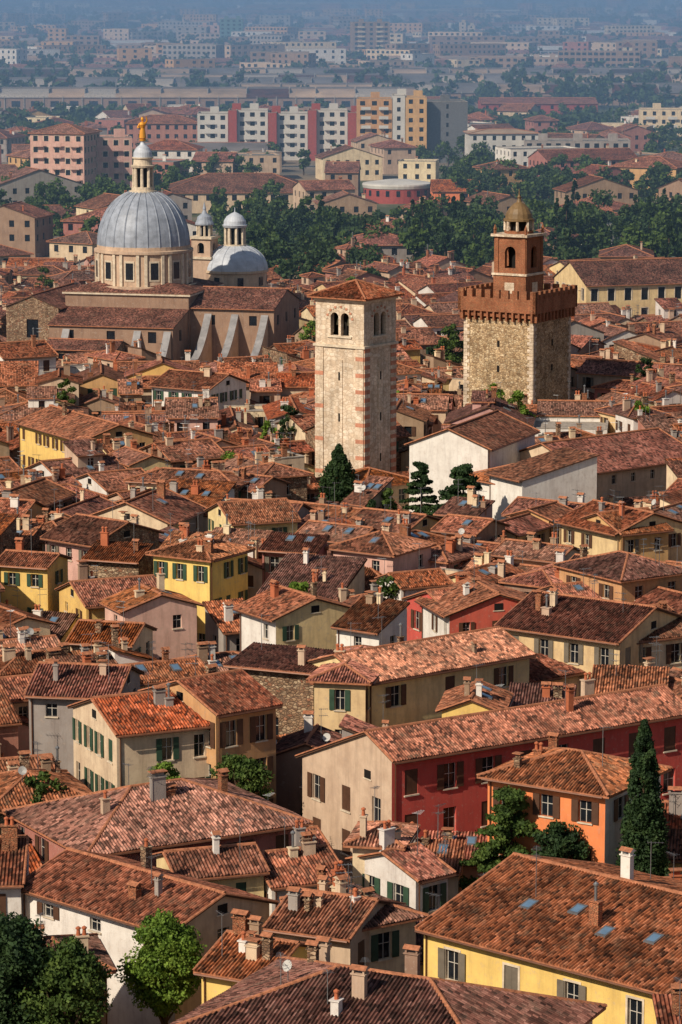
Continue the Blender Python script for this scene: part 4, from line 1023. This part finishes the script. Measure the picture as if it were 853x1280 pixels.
mb.build('round_pavilion', (X_, D, 0)); FEX.append(rectpts(X_, D, 0, -10, 10, -75, 10))
for k, (ua, ub, vb, zz_, mt) in enumerate([(-60, 520, 134, 9, 'shed_roof'), (300, 900, 128, 9, 'shed_roof'), (-60, 420, 121, 9.5, 'shed_roof_dark'), (200, 930, 117, 10, 'shed_roof'), (-80, 930, 111, 11, 'shed_roof')]):
    D = CAMZ*FPX/(vb+40.); x0 = x_at(ua, D); x1 = x_at(ub, D); mb = MB(); L = x1-x0; dp = 34; n = 8
    mb.box(0, L, 0, dp, 0, zz_-3.2, pl+'brown')
    xx = 0
    while xx < L:
        xe = min(L, xx+R.uniform(8, 26)); m_ = R.choice([mt, mt, mt, 'shed_roof_dark', 'roof_tile_far', 'concrete'])
        for j in range(n):
            a0 = math.pi*j/n; a1 = math.pi*(j+1)/n
            q = [(dp/2-(dp/2+.5)*math.cos(a0), zz_-3.2+3.6*math.sin(a0)), (dp/2-(dp/2+.5)*math.cos(a1), zz_-3.2+3.6*math.sin(a1))]
            mb.face([(xx, q[0][0], q[0][1]), (xe, q[0][0], q[0][1]), (xe, q[1][0], q[1][1]), (xx, q[1][0], q[1][1])], m_)
        mb.box(xx+.5, xe-.5, dp/2-2, dp/2+2, zz_+.1, zz_+1.1, 'shed_roof_dark')
        mb.box(xx-.2, xx+.2, 2, dp-2, zz_-2.5, zz_+.75, 'concrete')
        xx = xe
    for j in range(int(L/9)):
        mb.box(j*9+2, j*9+6, -.05, -.003, 1.5, 4.2, 'window_glass')
        mb.box(j*9+7.6, j*9+8.0, -.5, -.06, 0, zz_-2.6, 'concrete')
    mb.build('railway_shed', (x0, D, 0), 0); FEX.append(rectpts(x0, D, 0, 0, L, -4, dp))

def fblocked(x, y, r):
    rp = rectpts(x, y, 0, -r, r, -r, r)
    return any(sat(rp, e) for e in FEX)
for _ in range(420):
    D = R.choice([R.uniform(640, 900), R.uniform(900, 1390), R.uniform(1000, 1390)]); u = R.uniform(-150, 1000); x = x_at(u, D)
    if 640 < D < 770 and u > 290 and R.random() < .82: continue
    if 840 < D < 955 and u > 540 and R.random() < .85: continue
    big = R.random() < .3
    w = R.uniform(16, 34) if big else R.uniform(9, 16); d = R.uniform(10, 16)
    if fblocked(x, D, max(w, d)*.6): continue
    mb = MB(); fl_ = D > 950 and R.random() < .35
    house_mesh(mb, -w/2, -d/2, w, d, R.uniform(6, 9.5) if D < 1150 else R.uniform(5, 8), roof='flat' if fl_ else R.choice(['gable', 'hip']), axis=R.choice('xy'), p=.33, wm=R.choice([pl+'cream', pl+'white', pl+'beige', pl+'grey', pl+'ochre', pl+'brown', pl+'rose']),
               rm='asphalt_roof' if fl_ else 'roof_tile_far', shut=None, lod=1, rnd=R, chim=1, ant=0, attic=False, wk=dict(sp=3, ww=1.2, wh=1.5, skip=.1))
    rr_ = R.uniform(-.6, .6)
    mb.build('suburban_house', (x, D, 0), rr_); FEX.append(rectpts(x, D, rr_, -w/2, w/2, -d/2, d/2))
mbs = {'distant_houses': MB(), 'distant_industrial_buildings': MB()}
def add_rot(mb, fn, x, y, rot):
    tmp = MB(); fn(tmp); c, s = math.cos(rot), math.sin(rot); i0 = len(mb.v)
    mb.v.extend([(x+c*a-s*b, y+s*a+c*b, z) for a, b, z in tmp.v]); mb.f.extend([tuple(i0+k for k in f) for f in tmp.f])
    mb.m.extend([mb.slot(tmp.slots[k]) for k in tmp.m]); mb.uv.extend(tmp.uv)
for _ in range(1500):
    x, y = farpt(4, 138)
    if y < 1750 or fblocked(x, y, 8): continue
    w = R.uniform(10, 26); d = R.uniform(9, 14); zz_ = R.choice([R.uniform(5, 9), R.uniform(5, 9), R.uniform(5, 9), R.uniform(8, 20)])
    flt = zz_ > 11 or R.random() < .15
    if zz_ > 12: w *= R.uniform(1, 2.2)
    wmx = R.choice([pl+'cream', pl+'white', pl+'beige', pl+'grey', pl+'ochre', pl+'brown', pl+'brown', pl+'rose'])
    def fn(m): house_mesh(m, -w/2, -d/2, w, d, zz_, roof='flat' if flt else R.choice(['hip', 'gable']), wm=wmx, rm='asphalt_roof' if flt else 'roof_tile_far', shut=None, lod=1 if y < 2200 or zz_ > 10 else 0, rnd=R, chim=0, ant=0, attic=False, wk=dict(sp=R.uniform(3, 5), ww=R.uniform(1.3, 2.4), wh=1.6, skip=.05, maxrows=6))
    add_rot(mbs['distant_houses'], fn, x, y, R.uniform(-.7, .7))
for _ in range(260):
    x, y = farpt(8, 112)
    if fblocked(x, y, 30): continue
    w = R.uniform(40, 130); d = R.uniform(25, 60); zz_ = R.uniform(6, 10); m1 = R.choice(['white_panel', 'concrete', 'shed_roof', 'shed_roof_dark']); m2 = R.choice(['shed_roof', 'shed_roof_dark', 'white_panel', 'concrete', 'roof_tile_far', 'roof_tile_far'])
    def fn(m):
        house_mesh(m, -w/2, -d/2, w, d, zz_, roof='gable', p=.1, wm=m1, rm=m2, shut=None, lod=1, rnd=R, chim=0, ant=0, attic=False, wk=dict(sp=8, ww=5, wh=1.6, skip=.1, maxrows=1, top=1.2))
    add_rot(mbs['distant_industrial_buildings'], fn, x, y, R.uniform(-.2, .2))
for k, m in mbs.items(): m.build(k)
pts = []
for _ in range(2000):
    x, y = farpt(1, 170)
    if y < 1200 or fblocked(x, y, 4) or 1380 < y < 1490: continue
    k = R.randint(1, 4)
    for _ in range(k): pts.append((x+R.uniform(-18, 18)*k/2, y+R.uniform(-8, 8), R.uniform(8, 16) if y > 1500 else R.uniform(5, 8), R.uniform(4, 8)))
mass('distant_trees', pts, 'leaves_park', 6, 13, 1.0)

# ------------------------------------------------------------------ ground
mb = MB(); mb.face([(-9000, -300, 0), (9000, -300, 0), (9000, 20000, 0), (-9000, 20000, 0)], 'ground_surface'); mb.build('ground')
mb = MB()
simple('road_asphalt', g(.05), .9); simple('road_paint', g(.7), .8)
for yy, ww_ in ((1060, 12), (1290, 14), (800, 9)):
    mb.face([(-300, yy, .008), (300, yy, .008), (300, yy+ww_, .008), (-300, yy+ww_, .008)], 'road_asphalt')
    for k in range(-50, 50): mb.face([(k*6, yy+ww_/2, .012), (k*6+3, yy+ww_/2, .012), (k*6+3, yy+ww_/2+.15, .012), (k*6, yy+ww_/2+.15, .012)], 'road_paint')
    for e_ in (yy-.35, yy+ww_+.05): mb.box(-300, 300, e_, e_+.3, 0, .12, 'concrete')
mb.build('road')

# ------------------------------------------------------------------ haze (real scattering air), thicker over the plain
def haze(name, y0, y1, dens, hc):
    vm = bpy.data.materials.new(name); vm.use_nodes = True; nt = vm.node_tree
    nt.nodes.remove(nt.nodes['Principled BSDF'])
    sc_ = nt.nodes.new('ShaderNodeVolumeScatter'); ab = nt.nodes.new('ShaderNodeVolumeAbsorption'); ad = nt.nodes.new('ShaderNodeAddShader')
    for n_ in (sc_, ab): n_.inputs['Color'].default_value = hc; n_.inputs['Density'].default_value = dens
    sc_.inputs['Anisotropy'].default_value = 0.0
    nt.links.new(sc_.outputs[0], ad.inputs[0]); nt.links.new(ab.outputs[0], ad.inputs[1]); nt.links.new(ad.outputs[0], nt.nodes['Material Output'].inputs['Volume'])
    MATS[name] = vm
    mb = MB(); mb.box(-7000, 7000, y0, y1, -6, 150, name); mb.build(name)
haze('city_haze', 450, 1000, .00036, (.40, .66, 1.0, 1))
haze('plain_haze', 1000.5, 15000, .00066, (.34, .58, .96, 1))

# ------------------------------------------------------------------ light
S = Vector((-.54, -.54, .58)).normalized()
sun = bpy.data.lights.new('sun', 'SUN'); sun.energy = 4.7; sun.angle = rad(.5); sun.color = (1.0, .89, .74)
so = bpy.data.objects.new('sun', sun); so.rotation_euler = (-S).to_track_quat('-Z', 'Y').to_euler(); scene.collection.objects.link(so)
w = bpy.data.worlds.new('World'); scene.world = w; w.use_nodes = True; nt = w.node_tree
sk = nt.nodes.new('ShaderNodeTexSky'); sk.sky_type = 'NISHITA'; sk.sun_disc = False
sk.sun_elevation = math.asin(S.z); sk.sun_rotation = math.atan2(S.x, S.y) % (2*math.pi)
nt.links.new(sk.outputs[0], nt.nodes['Background'].inputs[0]); nt.nodes['Background'].inputs[1].default_value = .07
scene.view_settings.view_transform = 'Standard'; scene.view_settings.look = 'None'; scene.view_settings.exposure = 0

cam = bpy.data.cameras.new('camera'); cam.sensor_fit = 'VERTICAL'; cam.sensor_height = 36; cam.lens = 36*FPX/1280
cam.clip_start = 1; cam.clip_end = 40000
co = bpy.data.objects.new('camera', cam); co.location = (0, 0, CAMZ); co.rotation_euler = (math.pi/2-PITCH, 0, 0)
scene.collection.objects.link(co); scene.camera = co
